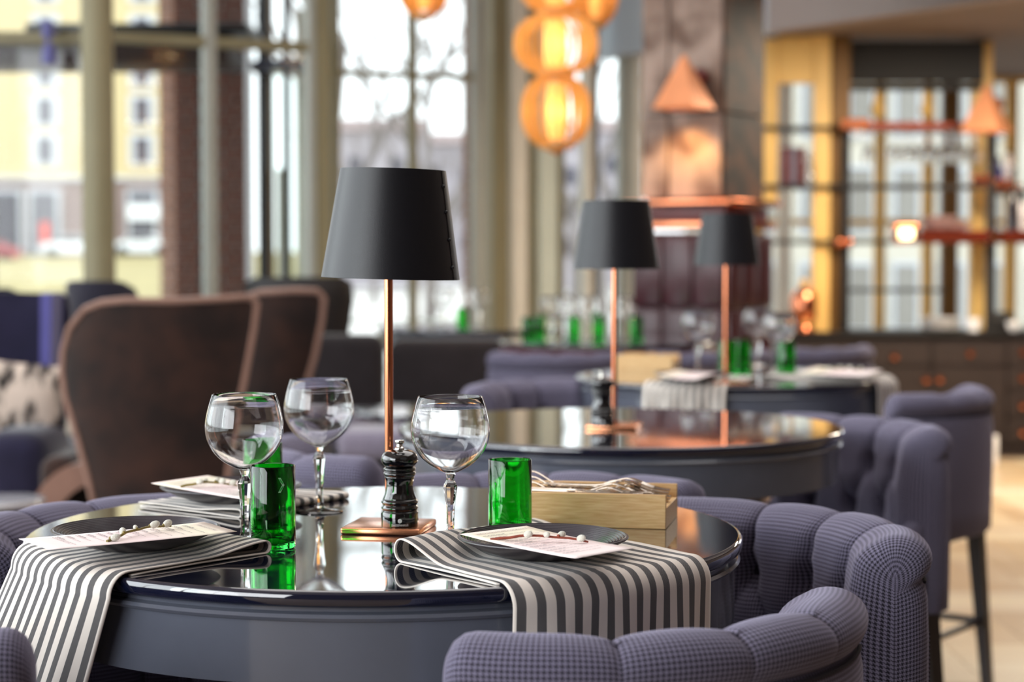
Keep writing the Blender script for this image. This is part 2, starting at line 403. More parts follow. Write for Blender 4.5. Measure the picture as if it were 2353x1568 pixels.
# window 3: the big bright one behind the lamp
YC0, YC1 = 12.8, 13.2
xc0, xc1 = X(742, YC0), X(1098, YC1)
def fc(px): return (X(px, 13.0) - xc0) / (xc1 - xc0)
window(3, (xc0, YC0), (xc1, YC1), 0.2, 4.6, [0.0, (fc(776), 0.05, M_frame), (fc(948), 0.05, M_frame), (fc(1098), 0.09, M_frame_l)], [0.2, Z(172, 13.0), 4.6], 0.05, label='bright tall window behind the slim copper lamp')
# window 4: narrow bays and posts towards the stone pillar
YD0, YD1 = 13.4, 14.3
xd0, xd1 = X(1100, YD0), X(1490, YD1)
def fd(px): return (X(px, 13.4 + .9 * (px - 1100) / 390) - xd0) / (xd1 - xd0)
window(4, (xd0, YD0), (xd1, YD1), 0.2, 4.6, [(fd(1143), 0.13, M_frame), (fd(1187), 0.13, M_cream), (fd(1217), 0.05, M_frame), (fd(1252), 0.16, M_mint), (fd(1284), 0.04, M_frame), (fd(1347), 0.06, M_cream), (fd(1362), 0.035, M_dark), (fd(1432), 0.07, M_frame_l), (fd(1458), 0.075, M_cream)],
       [0.2, 4.6], 0.05, label='row of narrow panes and pale posts beside the stone pillar')
# window 5: glazing along the side of the hall, window 6: glazing behind the bar
window(5, (-5.6, -5.5), (-5.6, 10.2), 0.15, 4.6, [k / 10 for k in range(11)], [0.15, 2.9, 4.6], 0.08, label='long side glazing of the hall')
YE = 16.0
xe0, xe1 = X(1740, YE), X(2420, YE)
def fe(px): return (X(px, YE) - xe0) / (xe1 - xe0)
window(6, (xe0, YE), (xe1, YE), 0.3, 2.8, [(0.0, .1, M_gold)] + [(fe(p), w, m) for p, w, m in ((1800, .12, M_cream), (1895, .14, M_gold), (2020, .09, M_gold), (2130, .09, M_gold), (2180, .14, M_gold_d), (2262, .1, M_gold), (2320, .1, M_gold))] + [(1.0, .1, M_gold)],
       [0.3, 1.62, 2.8], 0.06, m=M_gold, label='bright yellow framed windows behind the bar shelving')
# round column in front of window 1/2
cc = at(226, 400, 9.9)
tag(MB().lathe([(0.0, 0), (0.105, 0), (0.105, 0.12), (0.088, 0.13), (0.085, 0.16), (0.08, CEIL), (0, CEIL)], 40, (cc.x, cc.y, 0)).obj('round_column', M_frame), 'slim round olive column before the yellow building', 'column')

# ================================================================== stone pillar
pc = Vector((X(1660, 9.3), 9.3, 0)); al = math.radians(32.5); wP = 0.444
dl = Vector((-math.cos(al), math.sin(al), 0)); dr = Vector((math.sin(al), math.cos(al), 0))
ctr = pc + dl * wP / 2 + dr * wP / 2
pil = empty('stone_pillar', 'square pillar clad in rust and grey slate tiles', 'pillar', ctr)
Mz = RZ(-al)
zled = Z(458, 9.3)
MB().box((0, 0, (zled + CEIL) / 2), (wP - .03, wP - .03, CEIL - zled), Mz).obj('core', M_dark, pil)
random.seed(11)
rows = [zled + 0.005, Z(258, 9.3), Z(258, 9.3) + 0.62, Z(258, 9.3) + 1.24, CEIL - .02]
for r in range(4):
    zm, hh = (rows[r] + rows[r + 1]) / 2, rows[r + 1] - rows[r] - 0.008
    for (off, ww, mm) in ((wP * .33, wP * .33, M_slate), (-wP * .17, wP * .65, M_slate)):
        loc = dl * (off - 0.0) - dr * (wP / 2)
        MB().box(Vector((0, 0, 0)), (ww - .006, .022, hh), Mz, r=.003, n=1).obj('slate_tile', mm, pil, loc + Vector((0, 0, zm)))
    MB().box((0, 0, 0), (.022, wP - .004, hh), Mz, r=.003, n=1).obj('slate_tile', M_slate_shade, pil, -dl * (wP / 2) + Vector((0, 0, zm)))
# oxblood leather base of the pillar with its copper ledge
bas = empty('leather_pillar_base', 'tufted oxblood leather base with copper ledge around the stone pillar', 'pillar base', ctr)
wb = 0.50
MB().box((0, 0, (zled - .16) / 2), (wb, wb, zled - .16), Mz, r=.02).obj('core_panel', M_maroon, bas)
for k in range(3):
    for zi in range(4):
        h = (zled - .18) / 4
        for side in range(2):
            o = (k - 1) * wb / 3
            c = (dl * o - dr * (wb / 2 + .005)) if side == 0 else (dr * o - dl * (wb / 2 + .005))
            d = (wb / 3 - .004, .045, h - .004) if side == 0 else (.045, wb / 3 - .004, h - .004)
            MB().box((0, 0, 0), d, Mz, r=.018, n=2).obj('leather_panel', M_maroon, bas, c + Vector((0, 0, h * (zi + .5) + .01)))
MB().box((0, 0, zled - .125), (wb + .05, wb + .05, .035), Mz, r=.006).obj('copper_band', M_copper, bas)
MB().box((0, 0, zled - .07), (wb - .01, wb - .01, .075), Mz, r=.004).obj('neck', M_red, bas)
MB().box((0, 0, zled - .014), (wb + .10, wb + .10, .028), Mz, r=.006).obj('ledge', M_copper, bas)

# ================================================================== wall lamps (copper pyramids)
def sconce(px, pyt, pyb, Y, label, rz, power):
    top = at(px, pyt, Y); bot = at(px, pyb, Y); hh = top.z - bot.z; r = empty('wall_lamp', label, 'lamp', (top.x, Y, bot.z), rz, group='copper pyramid wall lamps')
    R = hh * .62
    MB().lathe([(0.012, hh), (R, 0.0), (R - .008, 0.0), (0.008, hh - .03)], 4, flat=True, ph=PI / 4, cap=False).obj('shade', M_copper_m, r, angle=20)
    MB().sphere((0.02, R * .75, hh * .62), .045).obj('mount', M_red, r)
    MB().tube([(0, 0, hh * .7), (0.02, R * .6, hh * .62), (0.02, R * 1.25, hh * .62)], .012, 8).obj('bracket', M_red, r)
    MB().sphere((0, 0, .05), .028).obj('bulb', mat('warm_bulb', '#ffca80', .5, emit=8), r)
    l = bpy.data.lights.new('wall_lamp_light', 'SPOT'); l.energy = power; l.color = (1, .52, .16); l.spot_size = 1.9; l.spot_blend = .6; l.shadow_soft_size = .03
    lo = bpy.data.objects.new('wall_lamp_light', l); COL.objects.link(lo); lo.location = (top.x, Y, bot.z + .015)
    d = Vector((math.sin(-rz) * -.15, .25, -1)); lo.rotation_euler = d.to_track_quat('-Z', 'Y').to_euler()
    return r
fc_ = ctr + dl * (-wP * .17) - dr * (wP / 2)
sconce(1572, 128, 250, fc_.y - .17, 'copper pyramid wall lamp on the stone pillar', -.6, 20)
sconce(2268, 196, 304, 12.55, 'copper pyramid wall lamp at the bar shelving', -.6, 10)

# ================================================================== outside
Ms_street = mat('street_paving', '#c9c3bc', .9, var=.1, scale=.4); Ms_grass = mat('dry_spring_grass', '#9a8c5e', .95, var=.2, scale=1.2)
Ms_yel = mat('cream_yellow_render', '#c9b78d', .9, var=.03, scale=.3); Ms_base = mat('mauve_stone_base', '#8d7a76', .9, var=.06, scale=.4)
Ms_win = mat('dark_house_glass', '#4a4750', .2, var=.2, scale=.5); Ms_sur = mat('pale_window_surround', '#c9ccd2', .8)
Ms_brick = mat('red_brown_brick', '#6a3d2a', .85, var=.3, scale=9); Ms_brick_l = mat('pink_brick', '#b08a78', .85, var=.15, scale=9)
Ms_bark = mat('grey_bark', '#7a726e', .95, var=.2, scale=5); Ms_far = mat('far_grey_render', '#a49da2', .95, var=.12, scale=.25); Ms_white = mat('car_white', '#e8eaee', .25, coat=.6)
Ms_metal = mat('dark_blue_steel', '#15161d', .4, .4); Ms_glassb = mat('blue_grey_canopy', '#4d536c', .3)
Ms_tyre = mat('tyre_rubber', '#17171a', .8); Ms_carred = mat('car_red', '#a83a40', .3, coat=.6)
g = MB().box((0, 60, -.35), (220, 100, .3)); tag(g.obj('ground', Ms_street), 'street paving outside the windows', kind='structure')
tag(MB().prism([(-60, 22, -.21), (-2.6, 22, -.21), (-16.5, 165, 1.45), (-60, 165, 1.45)], (0, 0, .03)).obj('lawn', Ms_grass), 'yellowed lawn strip before the yellow building', 'lawn')
# yellow building
YB = 140.0
r = empty('yellow_building', 'cream yellow building with rows of small windows across the street', 'building', (X(150, YB), YB, 0))
bx0, bx1 = X(-320, YB), X(395, YB); zg = Z(412, YB)
MB().box(((bx0 + bx1) / 2 - r.location.x, 3, (zg + 34) / 2), (bx1 - bx0, 6, 34 - zg)).obj('facade', Ms_yel, r).location.z = 0.0
MB().box(((bx0 + bx1) / 2 - r.location.x, 2.9, zg / 2), (bx1 - bx0 + .3, 6.2, zg)).obj('stone_base', Ms_base, r)
MB().box(((bx0 + bx1) / 2 - r.location.x, 2.8, zg + .05), (bx1 - bx0 + .5, 6.6, .25)).obj('cornice', Ms_sur, r)
for px in (-115, 105, 327):
    for py in (-30, 70, 165, 255, 345):
        w = empty('window', parent=r); p = at(px, py, YB - .05); w.location = (p.x - r.location.x, -.05, p.z)
        MB().box((0, 0, 0), (1.9, .3, 2.4)).obj('surround', Ms_sur, w)
        MB().box((0, -.1, 0), (1.02, .3, 1.8)).obj('pane', Ms_win, w)
for px in (20, 105, 330):
    w = empty('shop_window', parent=r); p = at(px, 490, YB); w.location = (p.x - r.location.x, -.3, zg * .5)
    MB().box((0, 0, .1), (2.3, .4, zg * .75)).obj('frame', Ms_sur, w); MB().box((0, -.1, .1), (1.8, .4, zg * .68)).obj('pane', Ms_win, w)
p = at(330, 487, YB - .7); tag(box('sign_board', p, (2.4, .3, 1.25), Ms_white), 'blank white sign board on the yellow building', 'sign')
p = at(103, 540, 128); r = empty('street_banner', 'narrow red banner standing on the far pavement', 'banner', (p.x, 128, .95))
MB().box((0, 0, p.z - .95), (.6, .08, 1.7), r=.02).obj('cloth', mat('signal_red', '#d0402e', .6), r); MB().tube([(-.36, .05, 0), (-.36, .05, p.z + .3)], .05).obj('pole', Ms_metal, r)
def car(px, py, Y, m, label, w=3.9):
    c = at(px, py, Y); r = empty('parked_car', label, 'car', (c.x, Y, c.z - .72), group='cars parked across the street')
    body = [(-w / 2, .25), (-w / 2, .62), (-w * .47, .78), (-w * .30, .86), (-w * .17, 1.28), (w * .16, 1.32), (w * .33, .92), (w * .46, .84), (w / 2, .7), (w / 2, .25)]
    MB().prism([(x, -.85, z) for x, z in body], (0, 1.7, 0)).obj('body', m, r)
    gl = [(-w * .27, .9), (-w * .15, 1.22), (w * .14, 1.26), (w * .27, .93)]
    MB().prism([(x, -.87, z) for x, z in gl], (0, 1.74, 0)).obj('side_windows', Ms_win, r)
    for sx in (-1, 1):
        for sy in (-.8, .8):
            MB().lathe([(0, -.1), (.3, -.1), (.32, 0), (.3, .1), (0, .1)], 18, M=Matrix.Rotation(PI / 2, 4, 'X')).obj('wheel', Ms_tyre, r, (sx * w * .31, sy, .3))
car(168, 563, 118, Ms_white, 'white car parked beyond the round column', 3.7)
car(330, 560, 114, Ms_white, 'white car parked beside the brick pier', 3.7)
car(-25, 575, 120, Ms_carred, 'red car cut by the edge of the glazing', 3.7)
# brick pier, piece by piece
def brick_pier(px0, px1, Y, rz, dx, dy, zt, label, n_front, m, mside):
    x0, x1 = X(px0, Y), X(px1, Y); r = empty('brick_pier', label, 'pier', ((x0 + x1) / 2, Y + dy / 2, 0), rz)
    MB().box((0, 0, zt / 2), (dx - .03, dy - .03, zt)).obj('core', Ms_sur, r)
    bh = .068; nrow = int(zt / (bh + .012)); bw = dx / n_front
    bm_ = MB().box((0, 0, 0), (bw - .012, .02, bh), r=.003, n=1).mesh('brick'); bm_.materials.append(m)
    bh_ = MB().box((0, 0, 0), (bw / 2 - .012, .02, bh), r=.003, n=1).mesh('brick'); bh_.materials.append(m)
    bs_ = MB().box((0, 0, 0), (.02, dy - .01, bh), r=.003, n=1).mesh('brick'); bs_.materials.append(mside)
    z0 = .75; k0 = int(z0 / (bh + .012))
    for k in range(k0, min(nrow, k0 + 44)):
        z = (k + .5) * (bh + .012)
        for i in range(n_front + (k % 2)):
            s = -dx / 2 + bw * (i + .5 - .5 * (k % 2)); me_ = bm_
            if k % 2 and i in (0, n_front): s += bw * .25 * (1 if i == 0 else -1); me_ = bh_
            o = link('brick', me_, None, r, (s, -dy / 2 - random.uniform(0, .004), z))
        link('brick', bs_, None, r, (-dx / 2 - random.uniform(0, .004), 0, z))
brick_pier(408, 562, 14.6, -.0, .55, .5, 4.6, 'dark brick pier outside the tall grey mullion', 3, Ms_brick, Ms_brick_l)  # side bricks coloured paler for the light falling on that side
brick_pier(372, 407, 15.4, 0, .125, .3, 4.6, 'narrow pink brick jamb next to the yellow building', 1, Ms_brick_l, Ms_brick_l)  # lit side of the pier, its light put into a paler brick colour
brick_pier(1068, 1108, 16.0, 0, .15, .3, 5.2, 'slim pink brick pilaster at the bright window', 1, Ms_brick_l, Ms_brick_l)
# canopy and dark entrance lobby outside window 2
r = empty('entrance_canopy', 'dark flat canopy over the entrance outside the windows', 'canopy', (X(220, 13), 13.4, Z(120, 13)))
MB().box((0, 0, 0), (X(455, 13) - X(-160, 13), .8, .13), r=.01).obj('slab', mat('dark_brown_canopy', '#2a1611', .7), r)
MB().box((.3, -.1, .16), (1.5, .7, .06), r=.01).obj('roof_sheet', Ms_metal, r)
for sx in (-1.25, .62):
    MB().box((sx, .3, -Z(120, 13) / 2 - .1), (.05, .05, Z(120, 13))).obj('post', Ms_metal, r)
r = empty('entrance_lobby', 'black framed glass entrance lobby with cream blinds', 'lobby', (X(640, 13.6), 14.3, 0))
for px, w, m in ((577, .075, Ms_metal), (597, .03, M_gold_d), (634, .055, Ms_metal), (722, .06, Ms_metal)):
    MB().box((X(px, 13.6) - r.location.x, 0, 1.6), (w, .08, 3.6)).obj('post', m, r)
MB().box((0, -.1, Z(135, 13.6)), (.48, .5, .07), Matrix.Rotation(-.06, 4, 'Y')).obj('header', Ms_glassb, r)
MB().box((X(672, 13.6) - r.location.x, .3, 1.5), (.17, .03, 3.4)).obj('blind', M_cream, r)
MB().box((X(612, 13.6) - r.location.x, .3, 1.0), (.09, .03, 2.0)).obj('blind', M_cream, r)
MB().box((0, .05, 1.5), (.42, .01, 2.4)).obj('pane', M_pane, r)
p = at(110, 100, 10.2); r = empty('spotlight', 'small blue spotlight hung on the window transom', 'lamp', p)
Ms_bl = mat('blue_enamel', '#6a6aa8', .5)
MB().box((0, .1, .08), (.03, .16, .03)).obj('bracket', MATS['blue_enamel'], r); MB().lathe([(0, .12), (.03, .12), (.03, .03), (.0, .03)], 16).obj('gear_box', Ms_bl, r); MB().tube([(0, 0, .03), (.01, -.02, -.03)], .01).obj('stem', Ms_bl, r)
MB().lathe([(0, .05), (.03, .05), (.045, -.05), (.04, -.05), (0, .0)], 18, (.015, -.03, -.06)).obj('lamp_head', Ms_bl, r)
# far houses and bare trees beyond the bright window
for i, (a, b, yt, Y, lab) in enumerate(((770, 960, 300, 75, 'long grey far building behind bare trees'), (965, 1110, 330, 85, 'lower lilac grey far building beside the brick pilaster'), (1275, 1345, 330, 70, 'grey far building seen between the narrow panes'), (1360, 1450, 300, 78, 'pale far building beside the stone pillar'))):
    x0, x1, zt_ = X(a, Y), X(b, Y), Z(yt, Y); r = empty('far_building', lab, 'building', ((x0 + x1) / 2, Y, 0), group='far grey buildings')
    MB().box((0, 2, zt_ / 2), (x1 - x0, 4, zt_)).obj('wall', Ms_far, r); MB().prism([(-(x1 - x0) / 2 - .2, -.2, zt_), ((x1 - x0) / 2 + .2, -.2, zt_), ((x1 - x0) / 2 + .2, 2, zt_ + .6), (-(x1 - x0) / 2 - .2, 2, zt_ + .6)], (0, 2, 0)).obj('roof', Ms_base, r)
    nn = max(1, int((x1 - x0) / 1.1))
    for k in range(nn):
        for q in range(3): MB().box((-(x1 - x0) / 2 + (k + .5) * (x1 - x0) / nn, -.02, zt_ * (.3 + .24 * q)), (.5, .1, .65)).obj('window', Ms_win, r)
YG = 25.0
r = empty('pale_stone_building', 'pale stone building behind the windows of the bar', 'building', (X(2080, YG), YG, 0))
Ms_pale = mat('pale_stone', '#cdc7b8', .9, var=.1, scale=.6)
MB().box((0, 1, 2.6), (5.4, 2, 5.2)).obj('wall', Ms_pale, r)
for i in range(9):
    for q in range(3):
        w = empty('window', parent=r, loc=(-2.4 + i * .6, -.02, .8 + q * 1.25)); MB().box((0, 0, 0), (.36, .1, .9)).obj('surround', Ms_sur, w); MB().box((0, -.03, 0), (.26, .1, .8)).obj('pane', mat('house_glass_grey', '#8f8b84', .2) if i + q == 0 else MATS['house_glass_grey'], w)
random.seed(5)
def bare_tree(px, Y, hgt, label):
    c = Vector((X(px, Y), Y, -.2)); r = empty('bare_tree', label, 'tree', c, group='bare trees in the street')
    t = MB(); tw = MB()
    def br(p, d, ln, rad, lev):
        q = p + d * ln; (t if lev < 2 else tw).tube([p, (p + q) / 2 + Vector((random.uniform(-.05, .05), random.uniform(-.05, .05), 0)) * ln, q], [rad, rad * .85, rad * .6], 6 if lev < 2 else 4, cap=False)
        if lev >= 5: return
        for k in range(3 if lev < 3 else 2):
            a = random.uniform(0, 2 * PI); e = random.uniform(.35, .75)
            nd = (d + Vector((math.cos(a), math.sin(a), random.uniform(-.1, .35))) * e).normalized()
            br(p + d * ln * random.uniform(.6, 1), nd, ln * random.uniform(.6, .78), rad * .55, lev + 1)
    br(Vector((0, 0, 0)), Vector((0, 0, 1)), hgt * .34, hgt * .0135, 0)
    t.obj('trunk', Ms_bark, r); tag(tw.obj('twigs', Ms_bark, r), kind='stuff')
for px, Y, h, lab in ((765, 26, 8.5, 'bare tree close behind the window edge post'), (985, 30, 8.5, 'fine bare tree at the middle mullion of the bright window'), (1000, 48, 7, 'bare tree further off beside the brick pilaster'), (860, 56, 7.5, 'low bare tree behind the lamp shade'), (1310, 30, 7, 'bare tree seen between the narrow panes'), (1395, 34, 8, 'bare tree seen beside the yellow wall strip')):
    bare_tree(px, Y, h, lab)
r = empty('street_railing', 'pale metal railing along the street outside', 'railing', (X(1000, 20), 20, -.2))
for z in (.35, .6, .85): MB().tube([(-1.1, 0, z), (.55, 0, z)], .022, 8).obj('rail', M_frame_l, r)
for k in range(4): MB().tube([(-1.1 + k * .55, 0, 0), (-1.1 + k * .55, 0, .87)], .025, 8).obj('post', M_frame_l, r)
# ================================================================== bar shelving, cabinet and what stands on them
YS = 12.95
CABT = Z(764, 12.75)          # counter top height
r = empty('drawer_cabinet', 'long dark walnut drawer cabinet with round copper knobs under the bar shelving', 'cabinet', (X(2110, 12.8), 12.8, 0))
cx0, cx1 = X(1800, 12.8) - r.location.x, X(2560, 12.8) - r.location.x
MB().box(((cx0 + cx1) / 2, .31, CABT / 2 - .02), (cx1 - cx0, .6, CABT - .04)).obj('carcass', M_cab, r)
MB().box(((cx0 + cx1) / 2, .30, CABT - .015), (cx1 - cx0 + .04, .66, .03), r=.004).obj('counter_top', M_dark, r)
ux = [1800, 1960, 2142, 2315, 2490, 2560]
def drawer(pa, pb, za, zb, knobs):
    a, b = X(pa, 12.8) - r.location.x, X(pb, 12.8) - r.location.x
    d = MB().box((0, 0, 0), (b - a - .012, .025, zb - za - .012), r=.003, n=1).obj('drawer', M_cab, r, ((a + b) / 2, -.004, (za + zb) / 2))
    for kx, ky in knobs:
        k = at(kx, ky, 12.78); MB().lathe([(0, .0), (.012, 0), (.012, .012), (.024, .018), (.022, .03), (0, .033)], 16, M=Matrix.Rotation(PI / 2, 4, 'X')).obj('knob', M_copper, d, (k.x - r.location.x - (a + b) / 2, -.013, k.z - (za + zb) / 2))
z1, z2, z3 = Z(785, 12.8), Z(842, 12.8), Z(900, 12.8)
drawer(1960, 2142, z2, z1, [(2055, 819)]); drawer(2142, 2315, z2, z1, [(2229, 811)]); drawer(2315, 2490, z2, z1, [(2350, 808)])
drawer(1800, 1960, z2, z1, []); drawer(1800, 1960, .08, z2, []); drawer(1960, 2142, .08, z2, [(2127, 872)]); drawer(2142, 2315, .08, z2, [(2159, 871)])
zz = [z2, Z(900, 12.8), Z(962, 12.8), Z(1022, 12.8)]
for i, ky in enumerate((868, 932, 994)): drawer(2315, 2490, zz[i + 1], zz[i], [(2350, ky)])
# shelving
sh = empty('bar_shelving', 'tall brass and copper bar shelving standing on the drawer cabinet', 'shelving', (X(2050, YS), YS, CABT))
def sx(px): return X(px, YS) - sh.location.x
def szz(py): return Z(py, YS) - CABT
def sbox(name, pxa, pxb, pya, pyb, d, m, yo=0.0):
    return MB().box(((sx(pxa) + sx(pxb)) / 2, yo, (szz(pya) + szz(pyb)) / 2), (abs(sx(pxb) - sx(pxa)), d, abs(szz(pya) - szz(pyb))), r=.004, n=1).obj(name, m, sh)
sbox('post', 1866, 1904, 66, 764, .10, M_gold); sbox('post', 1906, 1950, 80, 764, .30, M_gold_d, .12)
sbox('post', 2252, 2298, 85, 764, .10, M_gold, .3); sbox('post', 1752, 1784, 92, 470, .08, M_gold)
sbox('post', 1930, 1948, 290, 764, .06, M_dark, -.05); sbox('post', 2262, 2282, 300, 764, .06, M_dark, -.05)
sbox('header_panel', 1784, 1866, 84, 192, .06, M_gold); sbox('header_panel', 1950, 2262, 92, 186, .06, M_dark, .1)
sbox('upper_rail', 1950, 2258, 190, 205, .08, M_dark, .1); sbox('copper_rail', 1945, 2260, 283, 300, .34, M_copshelf, .05)
sbox('end_plate', 1920, 1984, 277, 303, .05, M_copper, -.16)
sbox('shelf', 1752, 1905, 292, 300, .34, M_dark, .06); sbox('shelf', 1752, 2262, 425, 434, .34, M_dark, .06)
sbox('shelf', 1752, 2060, 552, 561, .34, M_dark, .06); sbox('shelf', 2100, 2420, 530, 560, .40, M_copshelf, .0); sbox('shelf', 2282, 2420, 437, 447, .34, M_dark, .06)
sbox('shelf', 1950, 2170, 664, 671, .30, M_dark, .1)
for px in (2020, 2134): 
    MB().lathe([(0, .0), (.03, 0), (.05, .05), (.03, .1), (.02, .17), (0, .17)], 14, (sx(px), .1, szz(268))).obj('finial', M_gold, sh)
for px in (1922, 1944): MB().sphere((sx(px), -.12, szz(557)), .036).obj('end_knob', M_copper, sh)
MB().lathe([(0, -.03), (.05, -.03), (.05, .03), (0, .03)], 20, (sx(2262), -.24, szz(545)), M=Matrix.Rotation(PI / 2, 4, 'X')).obj('end_knob', M_copper, sh)
# glowing copper cube lamp
p = at(2079, 538, YS - .22); r = empty('cube_lamp', 'lit copper cube lamp at the end of the red copper shelf', 'lamp', (p.x, YS - .22, p.z))
MB().box((0, 0, 0), (.17, .10, .125), r=.012).obj('housing', M_copper, r); MB().box((0, -.048, 0), (.095, .02, .062), r=.009).obj('lit_window', mat('warm_lit_glass', '#ffe2a8', .4, emit=5), r)
def zs(py): return Z(py, YS)
def book(px, w, h, label, m, zb, Y=YS + .02):
    o = MB().box((0, 0, h / 2), (w, .2, h), r=.004, n=1).obj('box_file', m, None, (X(px, Y), Y, zb)); return tag(o, label, 'box')
zb = zs(425)
r1 = book(1800, .05, .25, 'dark red box on the glass shelf beside the pillar', M_red, zb)
book(1817, .045, .25, 'mauve grey box between two dark red ones on the glass shelf', M_sofa_l, zb); book(1836, .05, .25, 'second dark red box next to a glass decanter', M_red, zb)
def deco_glass(px, label, zb, Y, h=.2, name='decanter', R=.05, m=None):
    return tag(MB().lathe([(0, 0), (R, 0), (R * 1.05, h * .35), (R * .4, h * .62), (R * .34, h), (R * .28, h), (R * .3, h * .62), (R * .9, h * .35), (R * .85, .01), (0, .01)], 20, cap=False).obj(name, m or M_wine, None, (X(px, Y), Y, zb)), label, name)
deco_glass(1858, 'clear glass decanter next to the dark red boxes', zb, YS - .02, .22)
# wine glasses hanging from the copper rail
hg_prof = [(0.031, 0), (0.036, -.004), (.006, -.012), (.004, -.06), (.005, -.1), (.03, -.125), (.042, -.165), (.034, -.215), (.032, -.215), (.04, -.165), (.028, -.128), (0, -.108)]
ORD = ['first', 'second', 'third', 'fourth', 'fifth', 'sixth', 'seventh', 'eighth', 'ninth', 'tenth']
hgm = MB().lathe([(0, 0)] + hg_prof, 20, cap=False).mesh('hanging_glass'); hgm.materials.append(M_wine)
for i, px in enumerate((1990, 2046, 2072, 2094, 2116, 2138, 2160, 2182, 2206, 2232)):
    for q in range(2):
        o = link('hanging_wine_glass', hgm, None, None, (X(px, YS) + .02 * q, YS - .06 + .14 * q, zs(300)))
        tag(o, '%s stemmed glass from the brass post hanging in the %s row under the copper rail' % (ORD[i], ('front', 'rear')[q]), 'wine glass', 'wine glasses hanging under the copper rail')
cupm = MB().lathe([(0, 0), (.026, 0), (.032, .02), (.034, .07), (.032, .07), (.029, .02), (0, .008)], 18, cap=False).mesh('cup'); cupm.materials.append(M_copper)
zb2 = zs(437)
for i, px in enumerate((2236, 2258, 2288, 2310)):
    if px < 2260: z = zs(425)
    else: z = zs(437)
    tag(link('copper_cup', cupm, None, None, (X(px, YS), YS - .08, z)), 'small copper cup, %s from the glass racks in the row on the upper shelf' % ORD[i], 'cup', 'copper cups on the upper shelf')
def bottle(px, label, zb, Y, h, R, m, cap=None):
    r = empty('bottle', label, 'bottle', (X(px, Y), Y, zb))
    MB().lathe([(0, 0), (R, 0), (R, h * .58), (R * .4, h * .74), (R * .36, h), (0, h)], 18).obj('body', m, r); MB().lathe([(0, h * .96), (R * .42, h * .96), (R * .42, h * 1.05), (0, h * 1.05)], 14).obj('cap', cap or M_dark, r); return r
M_bd = mat('dark_brown_bottle_glass', '#1c0d08', .1, coat=.5); M_bw = mat('frosted_white_bottle', '#d8d2d6', .25, coat=.3); M_bb = mat('violet_blue_bottle', '#3a3a78', .25, coat=.3)
bottle(2326, 'dark brown bottle on the upper shelf beside copper cups', zs(530), YS - .05, .40, .045, M_bd)
bottle(2343, 'pale bottle with copper label on the red copper shelf', zs(530), YS + .02, .30, .05, M_bw, M_copper)
bottle(2290, 'violet blue bottle behind the copper cups', zs(437) , YS + .1, .22, .05, M_bb); bottle(2316, 'frosted white bottle beside the violet blue bottle', zs(437), YS + .08, .26, .045, M_bw)
plm = MB().lathe([(0, 0), (.07, 0), (.125, .014), (.127, .018), (.07, .006), (0, .005)], 24, cap=False).mesh('side_plate'); plm.materials.append(mat('blush_porcelain', '#d9b9b4', .25, coat=.4))
for st, (px, n) in enumerate(((2152, 5), (2186, 3))):
    for k in range(n):
        tag(link('side_plate', plm, None, None, (X(px, YS), YS - .05 + .01 * st + .02, zs(530) + k * .019)), 'blush porcelain plate, %s from below in the %s stack on the red copper shelf' % (ORD[k], ('taller', 'shorter')[st]), 'plate', 'stacked blush plates on the copper shelf')
mw = MATS.get('blush_porcelain')
pw = MB().lathe([(0, 0), (.08, 0), (.14, .02), (.142, .024), (.08, .007), (0, .006)], 28, cap=False).mesh('serving_plate'); pw.materials.append(mat('white_porcelain', '#f2f0ee', .15, coat=.6))
for k in range(4): tag(link('serving_plate', pw, None, None, (X(2162, 12.95), 12.95, CABT + k * .022)), 'white serving plate, %s from below in the stack on the dark counter' % ORD[k], 'plate', 'white plates stacked on the counter')
tag(MB().lathe([(0, 0), (.04, 0), (.05, .04), (.052, .09), (.049, .09), (.046, .04), (0, .01)], 20, cap=False).obj('white_bowl', MATS['white_porcelain'], None, (X(2238, 12.9), 12.9, CABT)), 'small white bowl on the dark counter beside the plates', 'bowl')
tag(MB().lathe([(0, 0), (.03, 0), (.055, .03), (.06, .07), (.057, .07), (.05, .03), (0, .01)], 20, cap=False).obj('white_bowl', MATS['white_porcelain'], None, (X(2330, 12.9), 12.9, CABT)), 'round white bowl beside the dark canister', 'bowl')
tag(MB().box((0, 0, .065), (.15, .15, .13), r=.015).obj('canister', M_dark, None, (X(2298, 12.95), 12.95, CABT)), 'dark square canister on the counter', 'canister')
# copper coffee urn with glints
r = empty('copper_urn', 'small polished copper urn on the dark counter by the pillar', 'urn', (X(1848, 12.85), 12.85, CABT))
MB().lathe([(0, 0), (.07, 0), (.075, .02), (.06, .05), (.085, .1), (.085, .24), (.05, .29), (0, .30)], 28).obj('body', M_copper, r)
MB().lathe([(0, .29), (.02, .29), (.03, .32), (.03, .345), (0, .36)], 18).obj('lid_knob', M_gold, r); MB().tube([(0, -.07, .07), (0, -.12, .07), (0, -.13, .05)], .012, 8).obj('tap', M_gold, r)
for px, h in ((1972, .10), (2010, .12)):
    pass
p = on(2305, 1092, 0.0)
r = empty('paper_bag', 'white paper bag standing on the floor before the drawer cabinet', 'bag', (p.x + .0, 12.2, 0))
MB().box((0, 0, .10), (.17, .10, .2), r=.01).obj('body', MATS['white_porcelain'], r); MB().tube([(-.05, 0, .2), (-.05, 0, .27), (.05, 0, .27), (.05, 0, .2)], .004, 6).obj('handle', M_dark, r)

